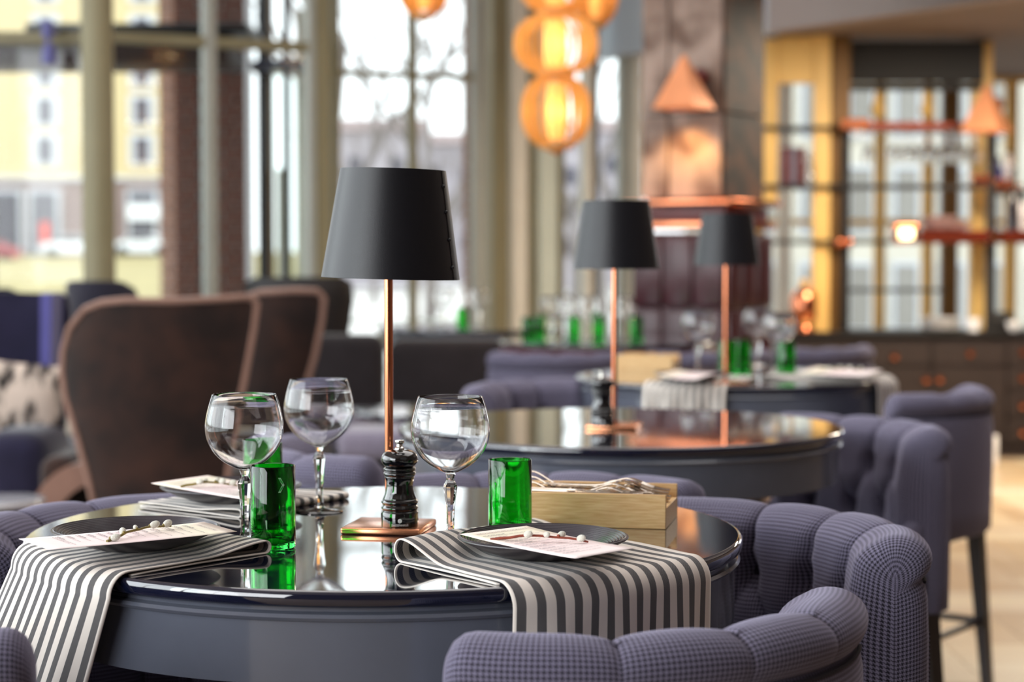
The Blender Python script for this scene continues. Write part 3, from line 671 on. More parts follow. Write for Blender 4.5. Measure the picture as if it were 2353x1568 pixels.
# ================================================================== slatted pendant lamps
def veneer():
    m, N, L, P = nodes('amber_veneer'); N.remove(P)
    tc = N.new('ShaderNodeTexCoord'); mp = N.new('ShaderNodeMapping'); mp.inputs['Scale'].default_value = (30, 30, 3); L.new(tc.outputs['Object'], mp.inputs[0])
    nz = N.new('ShaderNodeTexNoise'); nz.inputs['Scale'].default_value = 4; L.new(mp.outputs[0], nz.inputs['Vector'])
    c = mixc(N, L, nz.outputs['Fac'], C('#ecc070'), C('#f6d69a'))
    d = N.new('ShaderNodeBsdfDiffuse'); t = N.new('ShaderNodeBsdfTranslucent'); L.new(c, d.inputs[0]); L.new(c, t.inputs[0])
    mx = N.new('ShaderNodeMixShader'); mx.inputs[0].default_value = .55; L.new(d.outputs[0], mx.inputs[1]); L.new(t.outputs[0], mx.inputs[2]); L.new(mx.outputs[0], N['Material Output'].inputs[0]); return m
M_ven = veneer(); M_tube = mat('glowing_paper_tube', '#ffb860', .6, emit=.6)
def pendant(px, Y, lobes, label, ztop=CEIL):
    """lobes: (z_low, z_high, radius, n)"""
    x = X(px, Y); r = empty('slatted_pendant', label, 'pendant lamp', (x, Y, lobes[0][0]), group='slatted amber pendant lamps')
    zb = lobes[0][0]
    for (za, zc, R, n) in lobes:
        zm, hh = (za + zc) / 2, (zc - za) / 2; rn = R * .42
        core = MB().lathe([(0, -.8 * hh), (R * .27, -.8 * hh), (R * .27, .8 * hh), (0, .8 * hh)], 20, (0, 0, zm - zb)).obj('lamp_tube', M_tube, r)
        for k in range(n):
            a = 2 * PI * k / n; G = []
            for q in range(13):
                u = -1 + q / 6; rad = rn + (R - rn) * (1 - abs(u) ** 2.6) ** .75 if abs(u) < 1 else rn
                pt = Vector((rad, 0, u * hh)); G.append([pt + Vector((0, -.0012, 0)), pt + Vector((-.022, -.0012, 0)), pt + Vector((-.022, .0012, 0)), pt + Vector((0, .0012, 0))])
            if k == 0: sm = MB().grid(G, cv=True).mesh('slat'); sm.materials.append(M_ven)
            link('slat', sm, None, r, (0, 0, zm - zb), (0, 0, a))
        for zz_ in (za, zc): MB().lathe([(rn - .05, -.008), (rn + .006, -.008), (rn + .006, .008), (rn - .05, .008)], 28, (0, 0, zz_ - zb), close=True).obj('ring', M_ven, r)
        for q in range(4):
            l = bpy.data.lights.new('pendant_light', 'POINT'); l.energy = .30 * R / .16; l.color = (1, .78, .44); l.shadow_soft_size = .02
            lo = bpy.data.objects.new('pendant_light', l); COL.objects.link(lo); lo.location = (x + R * .58 * math.cos(q * PI / 2 + .4), Y + R * .58 * math.sin(q * PI / 2 + .4), zm)
    za = lobes[0][0]; MB().lathe([(0, -.035), (.012, -.03), (lobes[0][2] * .42, 0), (lobes[0][2] * .42, .006), (0, .006)], 24).obj('finial', M_ven, r)
    MB().tube([(0, 0, lobes[-1][1] - zb), (0, 0, ztop - zb)], .004, 6).obj('cord', M_dark, r)
    return r
Yp = 8.4
pendant(1277, Yp, [(Z(338, Yp), Z(174, Yp), 80 / F * Yp, 26), (Z(170, Yp), Z(33, Yp), 97 / F * Yp, 28), (Z(28, Yp), Z(-130, Yp), 88 / F * Yp, 34)], 'amber slatted pendant of stacked lobes hanging before the pale posts')
Yp = 9.6
pendant(1366, Yp, [(Z(58, Yp), Z(-110, Yp), 54 / F * Yp, 32)], 'amber slatted pendant partly hidden behind the stacked one')
Yp = 9.2
pendant(975, Yp, [(Z(36, Yp), Z(-110, Yp), 60 / F * Yp, 34)], 'amber slatted pendant over the bright window')

# ================================================================== lounge chairs and sofas
def shell(outline, Y, thick, bend, m, m_edge, r, base, nz=26, nx=18, name='back_shell', edge_r=.016):
    """outline: px points of the silhouette (closed) at depth Y; builds a bent, padded shell with a piping along its rim"""
    pts = [at(a, b, Y) for a, b in outline]; zs_ = [p.z for p in pts]; z0, z1 = min(zs_), max(zs_)
    xm = sum(p.x for p in pts) / len(pts); hw = max(abs(p.x - xm) for p in pts)
    def span(z):
        xs = []
        for i in range(len(pts)):
            a, b = pts[i], pts[(i + 1) % len(pts)]
            if (a.z - z) * (b.z - z) <= 0 and abs(a.z - b.z) > 1e-6: xs.append(a.x + (b.x - a.x) * (z - a.z) / (b.z - a.z))
        return (min(xs), max(xs)) if len(xs) > 1 else None
    def yb(x): return bend * ((x - xm) / hw) ** 2
    F_ = []; B_ = []
    for k in range(nz + 1):
        z = z0 + (z1 - z0) * (.002 + .996 * (1 - (1 - k / nz) ** 1.6)); s = span(z)
        if not s: continue
        rf = []; rb = []
        for q in range(nx + 1):
            t = q / nx; x = s[0] + (s[1] - s[0]) * t
            e = min(1, 6 * t, 6 * (1 - t), 5 * (1 - (z - z0) / (z1 - z0)) + .02); h = thick / 2 * (.55 + .45 * math.sin(PI / 2 * max(e, 0)))
            rf.append(Vector((x, Y + yb(x) - h, z)) - base); rb.append(Vector((x, Y + yb(x) + h, z)) - base)
        F_.append(rf); B_.append(rb)
    b = MB(); n = nx + 1
    G = [F_[k] + B_[k][::-1] for k in range(len(F_))]
    b.grid(G, cv=True); kk = len(G); 
    b.f.append(tuple(range(2 * n))[::-1]); b.f.append(tuple((kk - 1) * 2 * n + i for i in range(2 * n)))
    b.obj(name, m, r, angle=55)
    if m_edge is not None:
        path = []
        P2 = [p for p in pts]
        for i in range(len(P2) - 1):
            for q in range(5):
                p = P2[i].lerp(P2[i + 1], q / 5); path.append(Vector((p.x, Y + yb(p.x) - thick * .28, p.z)) - base)
        MB().tube(path, edge_r, 8).obj('piping', m_edge, r)
def legs4(r, w, d, h, m, rad=.022):
    for sx_ in (-1, 1):
        for sy in (-1, 1): MB().tube([(sx_ * w, sy * d, 0), (sx_ * w * .95, sy * d * .95, h)], [rad * .7, rad], 8).obj('leg', m, r)
def wing_chair(outline, Y, label, bx, seat_w, m, me, thick=.07, bend=.12, arms=None, group=None, edge_r=.016):
    base = Vector((X(bx, Y), Y + .35, 0)); r = empty('wing_chair', label, 'armchair', base, group=group)
    shell(outline, Y, thick, bend, m, me, r, base, edge_r=edge_r)
    MB().box((0, 0, .30), (seat_w, .66, .24), r=.05, n=3).obj('seat_base', m, r); MB().box((0, .02, .46), (seat_w * .86, .58, .13), r=.05, n=3).obj('seat_cushion', m, r)
    legs4(r, seat_w * .42, .28, .2, M_leg); return r, base
Y1 = 7.0
W1 = [(215, 1170), (196, 1090), (168, 1000), (141, 920), (131, 860), (134, 810), (152, 755), (190, 712), (232, 696), (290, 690), (400, 692), (500, 688), (565, 684), (582, 698), (575, 760), (560, 850), (540, 960), (520, 1090), (512, 1170)]
r, base = wing_chair(W1, Y1, 'wide brown velvet wing chair with pale piping before the blue chairs', 365, .62, M_velvet, M_velvet_edge, edge_r=.013)
ar = MB(); G = []
for k in range(15):
    t = k / 14; a = PI * t * .62 + .0; x = at(190 - 150 * math.sin(a * .8) ** 1.2, 1074, Y1).x
    z = at(100, 1072 + 130 * (t ** 2.2), Y1).z; x = at(195 - 160 * t ** .8, 1000, Y1).x
    G.append([Vector((x, Y1 + .1 + dy, z)) - base for dy in (0, .5)] + [Vector((x + .07, Y1 + .1 + dy, z - .07)) - base for dy in (.5, 0)])
ar.grid(G, cv=True); ar.f.append((0, 1, 2, 3)); ar.f.append((59, 58, 57, 56)); ar.obj('arm_rest', M_velvet_edge, r)
MB().box(Vector((at(115, 1130, Y1).x, Y1 + .36, .38)) - base, (.16, .48, .44), r=.06, n=3).obj('arm_side', M_velvet, r)
W2 = [(520, 1000), (520, 760), (545, 690), (600, 672), (680, 668), (728, 670), (742, 686), (737, 740), (722, 820), (702, 890), (690, 1000)]
wing_chair(W2, 7.9, 'brown velvet wing chair partly hidden behind the wide one', 610, .5, M_velvet, M_velvet_edge, edge_r=.014)
W3 = [(556, 900), (550, 690), (556, 650), (580, 638), (700, 636), (785, 636), (806, 650), (810, 690), (800, 760), (790, 900)]
wing_chair(W3, 9.6, 'near black brown armchair with square back by the window', 680, .5, mat('dark_chocolate_leather', '#140c0a', .55, var=.3), None)
B1 = [(-170, 1050), (-175, 680), (-150, 668), (60, 672), (128, 672), (160, 680), (168, 720), (166, 860), (150, 1010), (140, 1050)]
r, base = wing_chair(B1, 8.0, 'dark blue felt wing chair holding the streaked cushion', -10, .6, M_blue, None, bend=-.10)
G = []
for k in range(9):
    z = at(0, 672 + 360 * k / 8, 8).z
    x0, x1 = at(112 - 6 * k / 8, 700, 8).x, at(140 - 10 * k / 8, 700, 8).x
    G.append([Vector((x0, 7.86, z)) - base, Vector((x1, 7.84, z)) - base, Vector((x1 + .02, 7.97, z)) - base, Vector((x0, 7.97, z)) - base])
w_ = MB().grid(G, cv=True); w_.f.append((0, 1, 2, 3)); w_.f.append((35, 34, 33, 32)); w_.obj('wing_edge', M_blue_edge, r)
MB().box(Vector((at(60, 1100, 7.6).x, 7.62, .36)) - base, (.27, .5, .72 - .10), r=.09, n=4).obj('arm', M_blue, r)
c_ = at(52, 925, 7.72); cu = MB()
G = []
for i in range(15):
    rr = []
    for j in range(15):
        u, v = -1 + i / 7, -1 + j / 7; e = (1 - abs(u) ** 2.5) * (1 - abs(v) ** 2.5); rr.append(Vector((u * .21 * (1 + .06 * v * v), -.07 * e ** .6, v * .165 * (1 + .06 * u * u))))
    G.append(rr)
cu.grid(G); cu.grid([[Vector((p.x, -p.y, p.z)) for p in q] for q in G])
tag(cu.obj('cushion', M_cushion, None, (at(20, 925, 7.72).x, 7.74, c_.z), (.15, .12, 0), angle=80), 'beige cushion with dark brush streaks on the blue wing chair', 'cushion')
B2 = [(150, 900), (138, 680), (142, 652), (160, 645), (230, 645), (275, 647), (300, 664), (312, 700), (314, 900)]
r, base = wing_chair(B2, 8.85, 'dark blue felt armchair at the foot of the round column', 225, .42, mat('deep_navy_felt', '#171327', .9, sheen=.3), None)
B3 = [(-90, 900), (-95, 680), (-70, 664), (10, 662), (28, 672), (30, 900)]
wing_chair(B3, 9.6, 'dark blue chair back just showing above the cushioned wing chair', -30, .3, M_blue, None)
# low white table by the brown chair, round glass table
def disc_table(px, py, Y, R, m, label):
    p = at(px, py, Y); r = empty('side_table', label, 'table', (p.x, Y, 0))
    MB().lathe([(0, p.z - .02), (R - .006, p.z - .02), (R, p.z - .01), (R - .004, p.z), (0, p.z)], 48).obj('table_top', m, r); MB().lathe([(0, 0), (R * .55, 0), (R * .55, .015), (.03, .03), (.025, p.z - .02), (0, p.z - .02)], 24).obj('pedestal', M_leg, r); return r
M_ltop = mat('pale_gloss_table_top', '#c9c8cc', .08, coat=.6)
disc_table(10, 1146, 6.6, .14, M_ltop, 'small pale round table beside the arm of the wide brown chair')
disc_table(1010, 941, 7.25, .33, M_navy, 'round low table reflecting the window before the charcoal sofa')
def sofa(pa, pb, pyt, Y, label, seat=True, pyseat=975):
    x0, x1 = X(pa, Y), X(pb, Y); zt_ = Z(pyt, Y); r = empty('sofa', label, 'sofa', ((x0 + x1) / 2, Y, 0), group='charcoal lounge sofas')
    w = x1 - x0
    MB().box((0, 0, zt_ / 2 + .05), (w, .2, zt_ - .1), r=.07, n=4).obj('back', M_sofa, r)
    MB().box((0, -.42, .26), (w, .8, .34), r=.06, n=3).obj('seat_base', M_sofa, r)
    if seat:
        n = 2
        for k in range(n): MB().box((-w / 2 + w / n * (k + .5), -.46, .52), (w / n - .02, .72, .18), r=.06, n=3).obj('seat_cushion', M_sofa_l, r)
    legs4(r, w * .44, .3, .1, M_leg); return r
sofa(690, 884, 768, 9.45, 'charcoal sofa back between brown wing chair and copper lamp pole')
sofa(893, 1196, 778, 9.5, 'charcoal sofa back behind the round low table')
r = empty('bench', 'dark bench with grey padded top before the charcoal sofas', 'bench', (X(920, 6.7), 6.72, 0))
zb_ = at(900, 985, 6.7).z
MB().box((0, 0, zb_ - .05), (.42, .34, .10), r=.035, n=3).obj('pad', M_sofa_l, r); MB().box((0, 0, (zb_ - .1) / 2 + .04), (.40, .30, zb_ - .2), r=.02).obj('base', M_dark, r); legs4(r, .17, .12, .06, M_leg)
# ================================================================== bar stools
HS = T - 0.002                # crest of the stool backs
ZB = HS - 0.43
def stool_back_mesh():
    Rp, th = .375, math.radians(47); L = Rp * th * 2
    prof = [(.012, ZB), (0, ZB + .012), (-.002, ZB + .08), (-.004, ZB + .18), (-.004, ZB + .28), (-.002, HS - .095), (.002, HS - .075), (.009, HS - .066), (.003, HS - .062)]
    for ph in range(205, -31, -12):
        a = math.radians(ph); prof.append((.038 + .046 * math.cos(a), HS - .038 + .036 * math.sin(a)))
    n0 = len(prof)
    for k in range(1, 21): prof.append((.082 + .014 * min(1, k / 6), HS - .062 - (HS - .062 - (ZB + .1)) * k / 20))
    prof.append((.06, ZB + .095))
    arc = [0]
    for a, b in zip(prof, prof[1:]): arc.append(arc[-1] + math.hypot(a[0] - b[0], a[1] - b[1]))
    btn1 = [(-.5, HS - .112), (0, HS - .112), (.5, HS - .112)]; btn2 = [(-.75, HS - .215), (-.25, HS - .215), (.25, HS - .215), (.75, HS - .215)]
    segs = [((a, z), (a, HS + .05)) for a, z in btn1]
    for a, z in btn1:
        for d in (-.25, .25): segs.append(((a, z), (a + d, HS - .215)))
    for a, z in btn2: segs.append(((a, z), (a, ZB + .05)))
    def sd(s, z, g):
        (a0, z0), (a1, z1) = g; ax, ay = a0 * L / 2, z0; bx, by = a1 * L / 2, z1
        dx, dy = bx - ax, by - ay; t = max(0, min(1, ((s - ax) * dx + (z - ay) * dy) / (dx * dx + dy * dy + 1e-9)))
        return math.hypot(s - ax - t * dx, z - ay - t * dy)
    cols = [(-1, e) for e in (1, .97, .9, .75, .5, .25)] + [(-1 + 2 * i / 112, 0) for i in range(113)] + [(1, e) for e in (.25, .5, .75, .9, .97, 1)]
    G = []; UV = []
    for a, e in cols:
        thv = a * th; cx, cyy = Rp * math.sin(thv), -.26 + Rp * (1 - math.cos(thv)); n = Vector((-math.sin(thv), math.cos(thv), 0)); t = Vector((math.cos(thv), math.sin(thv), 0)) * (1 if a > 0 else -1)
        k = max(0, 1 - e ** 3.2) ** (1 / 2.4); s = a * L / 2 + (e * .042 + (1 - k) * .045) * (1 if a > 0 else -1)
        row = []; uvr = []
        crease = abs(math.sin(2 * PI * a)) ** .45 if abs(a) < .75 else 1
        for q, (o, z) in enumerate(prof):
            oo, zz = o, z
            if z > HS - .062 and 8 < q < n0:            # rolled crest, pulled in at the creases
                f = (z - (HS - .062)) / .06; zz -= .010 * (1 - crease) * f + (1 - (k if e else 1)) * .034 * f; oo += (.004 * (1 - crease) if o < .03 else -.010 * (1 - crease))
            if q >= n0 - 6:                            # tufted inside
                w = min(1, (q - n0 + 7) / 6)
                d1 = min(sd(a * L / 2, z, g) for g in segs); db = min(math.hypot(a * L / 2 - b * L / 2, z - bz) for b, bz in btn1 + btn2)
                puff = .024 - .017 * math.exp(-d1 / .013) - .032 * math.exp(-(db / .026) ** 2)
                oo += w * puff
            oo = .042 + (oo - .042) * (k if e else 1); zz = ZB + (zz - ZB) * (1 - .05 * (1 - (k if e else 1)))
            p = Vector((cx, cyy, 0)) + n * oo + t * (e * .042); row.append((p.x, p.y, zz)); uvr.append((s, arc[q] if q < n0 else arc[q]))
        G.append(row); UV.append(uvr)
    b = MB().grid(G, UV, cv=False)
    # close underneath
    me = b.mesh('backrest', angle=70); me.materials.append(M_fabric); return me, btn1, btn2, L, Rp, th
me_back, btn1, btn2, LBk, Rp_, th_ = stool_back_mesh()
def rounded(dx, dy, dz, z0, r=.05, pw=3.2, n=32, m=12, puff=.0):
    """soft cushion with uv in metres"""
    G = []; UV = []
    for i in range(n + 1):
        a = 2 * PI * i / n; row = []; uv = []
        for j in range(m + 1):
            b = -PI / 2 + PI * j / m
            ca, sa, cb, sb_ = math.cos(a), math.sin(a), math.cos(b), math.sin(b)
            f = lambda v, p: math.copysign(abs(v) ** (2 / p), v)
            x, y, z = dx / 2 * f(ca, pw) * f(cb, 2.6), dy / 2 * f(sa, pw) * f(cb, 2.6), dz / 2 * f(sb_, 2.6)
            row.append((x, y, z0 + dz / 2 + z)); uv.append((x + (z * .7 if abs(ca) > abs(sa) else 0), y + z))
        G.append(row); UV.append(uv)
    return MB().grid(G, UV)
me_seat = rounded(.44, .44, .11, ZB + .03).mesh('seat_cushion', 80); me_seat.materials.append(M_fabric)
me_base = MB().box((0, 0, ZB - .015 + .02), (.44, .40, .05), r=.015).mesh('seat_frame'); me_base.materials.append(M_leg)
def side_mesh(sx_):
    G = []; UV = []
    ys = [-.16 + .40 * k / 16 for k in range(17)]
    for k, y in enumerate(ys):
        t = k / 16; ht = HS - .12 - (HS - .12 - (ZB + .13)) * (math.sin(min(1, t * 1.15) * PI / 2) ** .8); e = 1 if k < 16 else .6; xo = .262 - .02 * t ** 2
        row = []; uv = []
        ring = [(xo, ZB), (xo + .003, ZB + (ht - ZB) * .5), (xo + .002, ht - .03), (xo - .006, ht - .01), (xo - .022, ht), (xo - .038, ht - .01), (xo - .048, ht - .03), (xo - .052, ZB + (ht - ZB) * .5), (xo - .045, ZB)]
        s = 0; pr = None
        for (x, z) in ring:
            if pr: s += math.hypot(x - pr[0], z - pr[1])
            pr = (x, z); row.append((x * sx_, y, z)); uv.append((y, s))
        G.append(row); UV.append(uv)
    b = MB().grid(G, UV); n = 9; b.add(G[-1], [tuple(range(n))], UV[-1]); b.add(G[0], [tuple(range(n))[::-1]], UV[0])
    me = b.mesh('side_panel', 60); me.materials.append(M_fabric); return me
me_side = [side_mesh(-1), side_mesh(1)]
def leg_mesh(x, y, x1, y1):
    G = []
    for k in range(5):
        t = k / 4; w = .014 + .008 * t; cx, cy_ = x1 + (x - x1) * t, y1 + (y - y1) * t
        G.append([(cx - w, cy_ - w, ZB * t), (cx + w, cy_ - w, ZB * t), (cx + w, cy_ + w, ZB * t), (cx - w, cy_ + w, ZB * t)])
    b = MB().grid(G, cv=True); b.f.append((3, 2, 1, 0)); me = b.mesh('leg', 30); me.materials.append(M_leg); return me
me_legs = [leg_mesh(sx_ * .185, sy * .165, sx_ * .215, sy * .20) for sx_ in (-1, 1) for sy in (-1, 1)]
def bar_m(a, b):
    me = MB().tube([a, b], .011, 8).mesh('stretcher'); me.materials.append(M_leg); return me
zr = .24
me_str = [bar_m((-.20, .18, zr), (.20, .18, zr)), bar_m((-.20, -.18, zr), (.20, -.18, zr)), bar_m((-.2, -.18, zr), (-.2, .18, zr)), bar_m((.2, -.18, zr), (.2, .18, zr))]
me_btn = MB().sphere((0, 0, 0), .011, 10, 6, sc=(1, .5, 1)).mesh('button'); me_btn.materials.append(M_fabric)
me_pip = MB()
pp = []
for i in range(61):
    a = (-1 + 2 * i / 60) * th_; n = Vector((-math.sin(a), math.cos(a), 0)); pp.append(Vector((Rp_ * math.sin(a), -.26 + Rp_ * (1 - math.cos(a)), HS - .071)) + n * .002)
# piping drops down at both ends like a seam
me_pip.tube(pp, .0026, 6); me_pip = me_pip.mesh('piping'); me_pip.materials.append(mat('dark_piping', '#2a2733', .9))
def make_stool(loc, f, label):
    rz = math.atan2(f[1], f[0]) - PI / 2
    r = empty('bar_stool', label, 'stool', (loc[0], loc[1], 0), rz, group='houndstooth bar stools')
    b = link('backrest', me_back, None, r)
    link('piping', me_pip, None, b)
    for a, z in btn1 + btn2:
        t = a * th_; n = Vector((-math.sin(t), math.cos(t), 0)); p = Vector((Rp_ * math.sin(t), -.26 + Rp_ * (1 - math.cos(t)), z)) + n * .069
        link('button', me_btn, None, b, p, (0, 0, t))
    link('seat_cushion', me_seat, None, r); link('seat_frame', me_base, None, r)
    for q in me_side: link('side_panel', q, None, r)
    for q in me_legs: link('leg', q, None, r)
    for q in me_str: link('stretcher', q, None, r)
    return r
STOOLS = [((.113, 2.247), (-.55, .84), 'houndstooth bar stool seen from behind, with the striped napkin hanging behind its back'),
          ((.325, 2.875), (-.836, -.549), 'houndstooth bar stool with tufted back beside the oak cutlery box'),
          ((-.573, 2.92), (.91, -.41), 'houndstooth bar stool behind the plate with the catkin twig and hanging napkin'),
          ((-.682, 2.276), (.6, .8), 'houndstooth bar stool cut by the picture corner below the hanging napkin'),
          ((.04, 3.31), (-.12, -.99), 'houndstooth bar stool between the first and the second round table'),
          ((-.29, 4.05), (.92, .38), 'violet houndstooth bar stool behind the clear glass standing furthest back on the front table'),
          ((.738, 4.552), (-.836, -.549), 'tufted houndstooth bar stool pulled up to the empty second table'),
          ((1.167, 5.74), (-.81, .59), 'houndstooth bar stool seen from behind in front of the drawer cabinet'),
          ((.135, 5.91), (.8, -.6), 'dark houndstooth bar stool between charcoal sofa and third table'),
          ((.20, 7.95), (.1, 1), 'grey looking bar stool back behind the second lamp pole'),
          ((.78, 8.05), (-.3, .95), 'grey looking bar stool back between lamp poles before the leather base'),
          ((1.28, 8.35), (-.6, .8), 'bar stool back just showing above the white place setting of the third table')]
for a, f, lab in STOOLS: make_stool(a, f, lab)

# ================================================================== round bar tables
TR = .51
def make_table(x, y, label, ma=None):
    r = empty('round_bar_table', label, 'table', (x, y, 0), group='round navy bar tables')
    MB().lathe([(0, T - .020), (TR - .004, T - .020), (TR - .001, T - .017), (TR, T - .012), (TR, T - .004), (TR - .003, T - .0006), (TR - .006, T), (TR - .0065, T), (TR - .03, T), (0, T)], 128).obj('table_top', M_navy, r, angle=50)
    MB().lathe([(0, T - .0205), (TR - .016, T - .0205), (TR - .016, T - .027), (TR - .006, T - .029), (TR - .003, T - .033), (TR - .006, T - .037), (TR - .011, T - .039), (TR - .011, T - .115), (TR - .02, T - .115), (0, T - .115)], 128).obj('apron', ma or M_apron, r, angle=30)
    MB().lathe([(0, .03), (.07, .03), (.06, .10), (.055, T - .116), (0, T - .116)], 36).obj('column', M_black, r)
    MB().lathe([(0, 0), (.21, 0), (.21, .012), (.07, .035), (0, .035)], 64).obj('foot_plate', M_black, r)
    return r
TB = [(-.181, 2.746), (.25, 4.41), (.717, 6.2), (.45, 8.75), (-.22, 10.3)]
for (x, y), lab in zip(TB, ('round navy table laid for guests with the black pepper mill in its middle', 'empty round navy table with lamp and pepper mill only', 'laid round navy table before the leather pillar base', 'far round table with green tumblers before the narrow panes', 'far round table with a green tumbler below the bright window')): make_table(x, y, lab, M_red if 'panes' in lab else None)

# ================================================================== lamps
def make_lamp(x, y, label, rz=0, tilt=.027, seam=math.radians(-9)):
    r = empty('table_lamp', label, 'lamp', (x, y, T), rz, group='copper table lamps with black metal shades')
    b = MB().box((0, 0, .0048), (.115, .115, .0096), r=.0028, n=3).obj('base_plate', M_copper_b, r)
    MB().tube([(0, 0, .0096), (0, 0, .513)], .0062, 20).obj('pole', M_copper, r); MB().lathe([(0, 0), (.011, 0), (.011, .004), (.0065, .006), (0, .006)], 24, (0, 0, .0096)).obj('collar', M_copper, r)
    sh_ = MB().lathe([(.0990, 0), (.0755, .155), (.0742, .155), (.0977, 0)], 96, close=True).obj('shade', M_black, r, (.003, 0, .362), (0, tilt, 0))
    G = []
    for k in range(7):
        a = seam + (-.5 + k / 6) * .13
        G.append([Vector((R * math.cos(a), R * math.sin(a), z)) for R, z in ((.0998, 0), (.0763, .155))])
    MB().grid(G).obj('seam_strip', M_black, sh_, (0, 0, 0))
    for z in (.018, .057, .096, .132):
        R = .0998 - .0235 * z / .155; o = MB().sphere((0, 0, 0), .0028, 10, 6).obj('rivet', M_black, sh_, (R * math.cos(seam - .08), R * math.sin(seam - .08), z))
    MB().lathe([(0, 0), (.012, 0), (.012, .05), (.02, .07), (.022, .085), (0, .10)], 20, (0, 0, .41)).obj('lamp_holder', M_black, r)
    for k in range(3): MB().tube([(0, 0, .508), (.073 * math.cos(k * 2.094 + .4) + .005, .073 * math.sin(k * 2.094 + .4), .506)], .0015, 6).obj('shade_arm', M_black, r)
    return r
p = on(893, 1206, T)
make_lamp(-.1767, 2.742, 'tall table lamp with copper pole and black riveted shade behind the pepper mill', -.17)
L2 = (at(1416, 600, 4.30).x, 4.36); make_lamp(L2[0], L2[1], 'copper pole table lamp with black shade on the empty second table', -.2, 0.0, 1.2)
L3 = (at(1671, 600, 5.75).x, 5.78); make_lamp(L3[0], L3[1], 'table lamp with grey sheen on its shade before the leather base', .3, 0.0, 1.6)

# ================================================================== pepper mills
def make_mill(x, y, z, label):
    r = empty('pepper_mill', label, 'pepper mill', (x, y, z), 0, group='black lacquered pepper mills')
    body = [(0, 0), (.0262, 0), (.0268, .001), (.0268, .0195), (.0258, .0215), (.0247, .0222), (.0252, .0235), (.0268, .0265), (.0252, .0295), (.0247, .0304), (.0252, .0317), (.0268, .0347), (.0252, .0377), (.0243, .0386), (.0242, .040), (.0215, .047), (.0197, .055), (.0193, .060), (.0200, .066), (.0213, .070), (.0211, .0713), (.0228, .0735), (.0232, .0752), (.0226, .0768), (.0212, .0782), (.0226, .0797), (.0232, .0814), (.0226, .083), (.0205, .0842), (0, .0842)]
    MB().lathe(body[:4] + curve_prof(body[4:-1], 4) + [body[-1]], 72).obj('body', M_gloss, r, angle=50)
    MB().lathe([(0, .0846)] + curve_prof([(.020, .0846), (.0235, .088), (.0262, .093), (.0264, .0975), (.0245, .102), (.0195, .1062), (.012, .1088), (.007, .1095)]) + [(0, .1095)], 72).obj('head', M_gloss, r, angle=60)
    MB().lathe([(0, .1096), (.0068, .1096), (.0066, .1115), (.0045, .1135), (.0042, .1165), (.0062, .1185), (.0068, .1205), (.0062, .1222), (0, .1228)], 28).obj('knob', M_chrome, r)
    R = .02695
    def wrap(vs, z0, a0=0.0): return [(R * math.sin(x / R + a0), -R * math.cos(x / R + a0), z0 + y) for x, y, _ in vs]
    vs, fs = text_mesh('ZASSENHAUS', .0041); MB().add(wrap(vs, .0027), fs).obj('lettering', M_white_print, r)
    em = MB(); n = 24; vs = [(0, 0, 0)] + [(.0029 * math.cos(2 * PI * k / n), .0029 * math.sin(2 * PI * k / n), 0) for k in range(n)]
    em.add(wrap(vs, .0102), [(0, 1 + k, 1 + (k + 1) % n) for k in range(n)]); eo = em.obj('emblem', M_white_print, r)
    R = .02703; vs, fs = text_mesh('2', .0042); MB().add(wrap(vs, .0087), fs).obj('emblem_figure', M_gloss, r)
    return r
make_mill(-.1600, 2.716, T + .0096, 'black lacquered pepper mill standing on the copper lamp base of the laid table').rotation_euler = (0, 0, .06)
pm2 = at(1384, 950, 4.29); make_mill(pm2.x, 4.30, T + .0096, 'black pepper mill by the lamp of the empty table')

# ================================================================== glasses
def wine_glass_proto():
    bowl = [(0, .1005), (.006, .1012), (.0145, .1045), (.030, .1135), (.0425, .126), (.0505, .141), (.0535, .156), (.0528, .170), (.049, .188), (.0437, .2046), (.0433, .205), (.0428, .2046), (.0481, .188), (.0518, .170), (.0524, .156), (.0494, .1416), (.0414, .1272), (.029, .1152), (.014, .1068), (.006, .1043), (0, .1038)]
    me_b = MB().lathe([bowl[0]] + curve_prof(bowl[1:10]) + bowl[10:12] + curve_prof(bowl[12:-1]) + [bowl[-1]], 96, cap=False).mesh('bowl', 70); me_b.materials.append(M_wine)
    stem = [(0, .0072), (.0085, .0072), (.0062, .014), (.0054, .026), (.0056, .045), (.0074, .066), (.0095, .080), (.0098, .0825), (.0082, .087), (.0056, .0915), (.0053, .0945), (.0064, .098), (.0072, .1002), (0, .1002)]
    me_s = MB().lathe(stem, 9).mesh('stem', 18); me_s.materials.append(M_wine)
    foot = [(0, 0), (.036, 0), (.0372, .0009), (.0365, .0018), (.024, .0035), (.012, .0055), (.0082, .0070), (0, .0070)]
    me_f = MB().lathe(foot, 56).mesh('foot', 60); me_f.materials.append(M_wine); return me_b, me_s, me_f
MG = wine_glass_proto()
def wine_glass(x, y, label, z=None, full=True):
    r = empty('wine_glass', label, 'wine glass', (x, y, T if z is None else z), random.uniform(0, 1), group='clear balloon wine glasses on the tables')
    for n_, me in zip(('bowl', 'stem', 'foot'), MG): link(n_, me, None, r)
    return r
p = on(563, 1248, T); wine_glass(p.x, p.y, 'clear balloon glass beside the green tumbler and the fold of the hanging napkin')
p = on(734, 1177, T); wine_glass(p.x, p.y, 'clear balloon glass standing alone behind the first one on the laid table')
p = on(1035, 1258, T); wine_glass(p.x, p.y, 'clear balloon glass between pepper mill and green tumbler')
for px, pyr, lab in ((1604, 712, 'clear balloon glass by the third lamp, over the folded napkin'), (1742, 706, 'clear balloon glass with copper glint on the third table'), (1790, 716, 'clear balloon glass at the green tumbler of the third table')):
    Yg = (.398 - .205) * F / (pyr + 2 - 582); q = at(px, 800, Yg); wine_glass(q.x, Yg, lab)
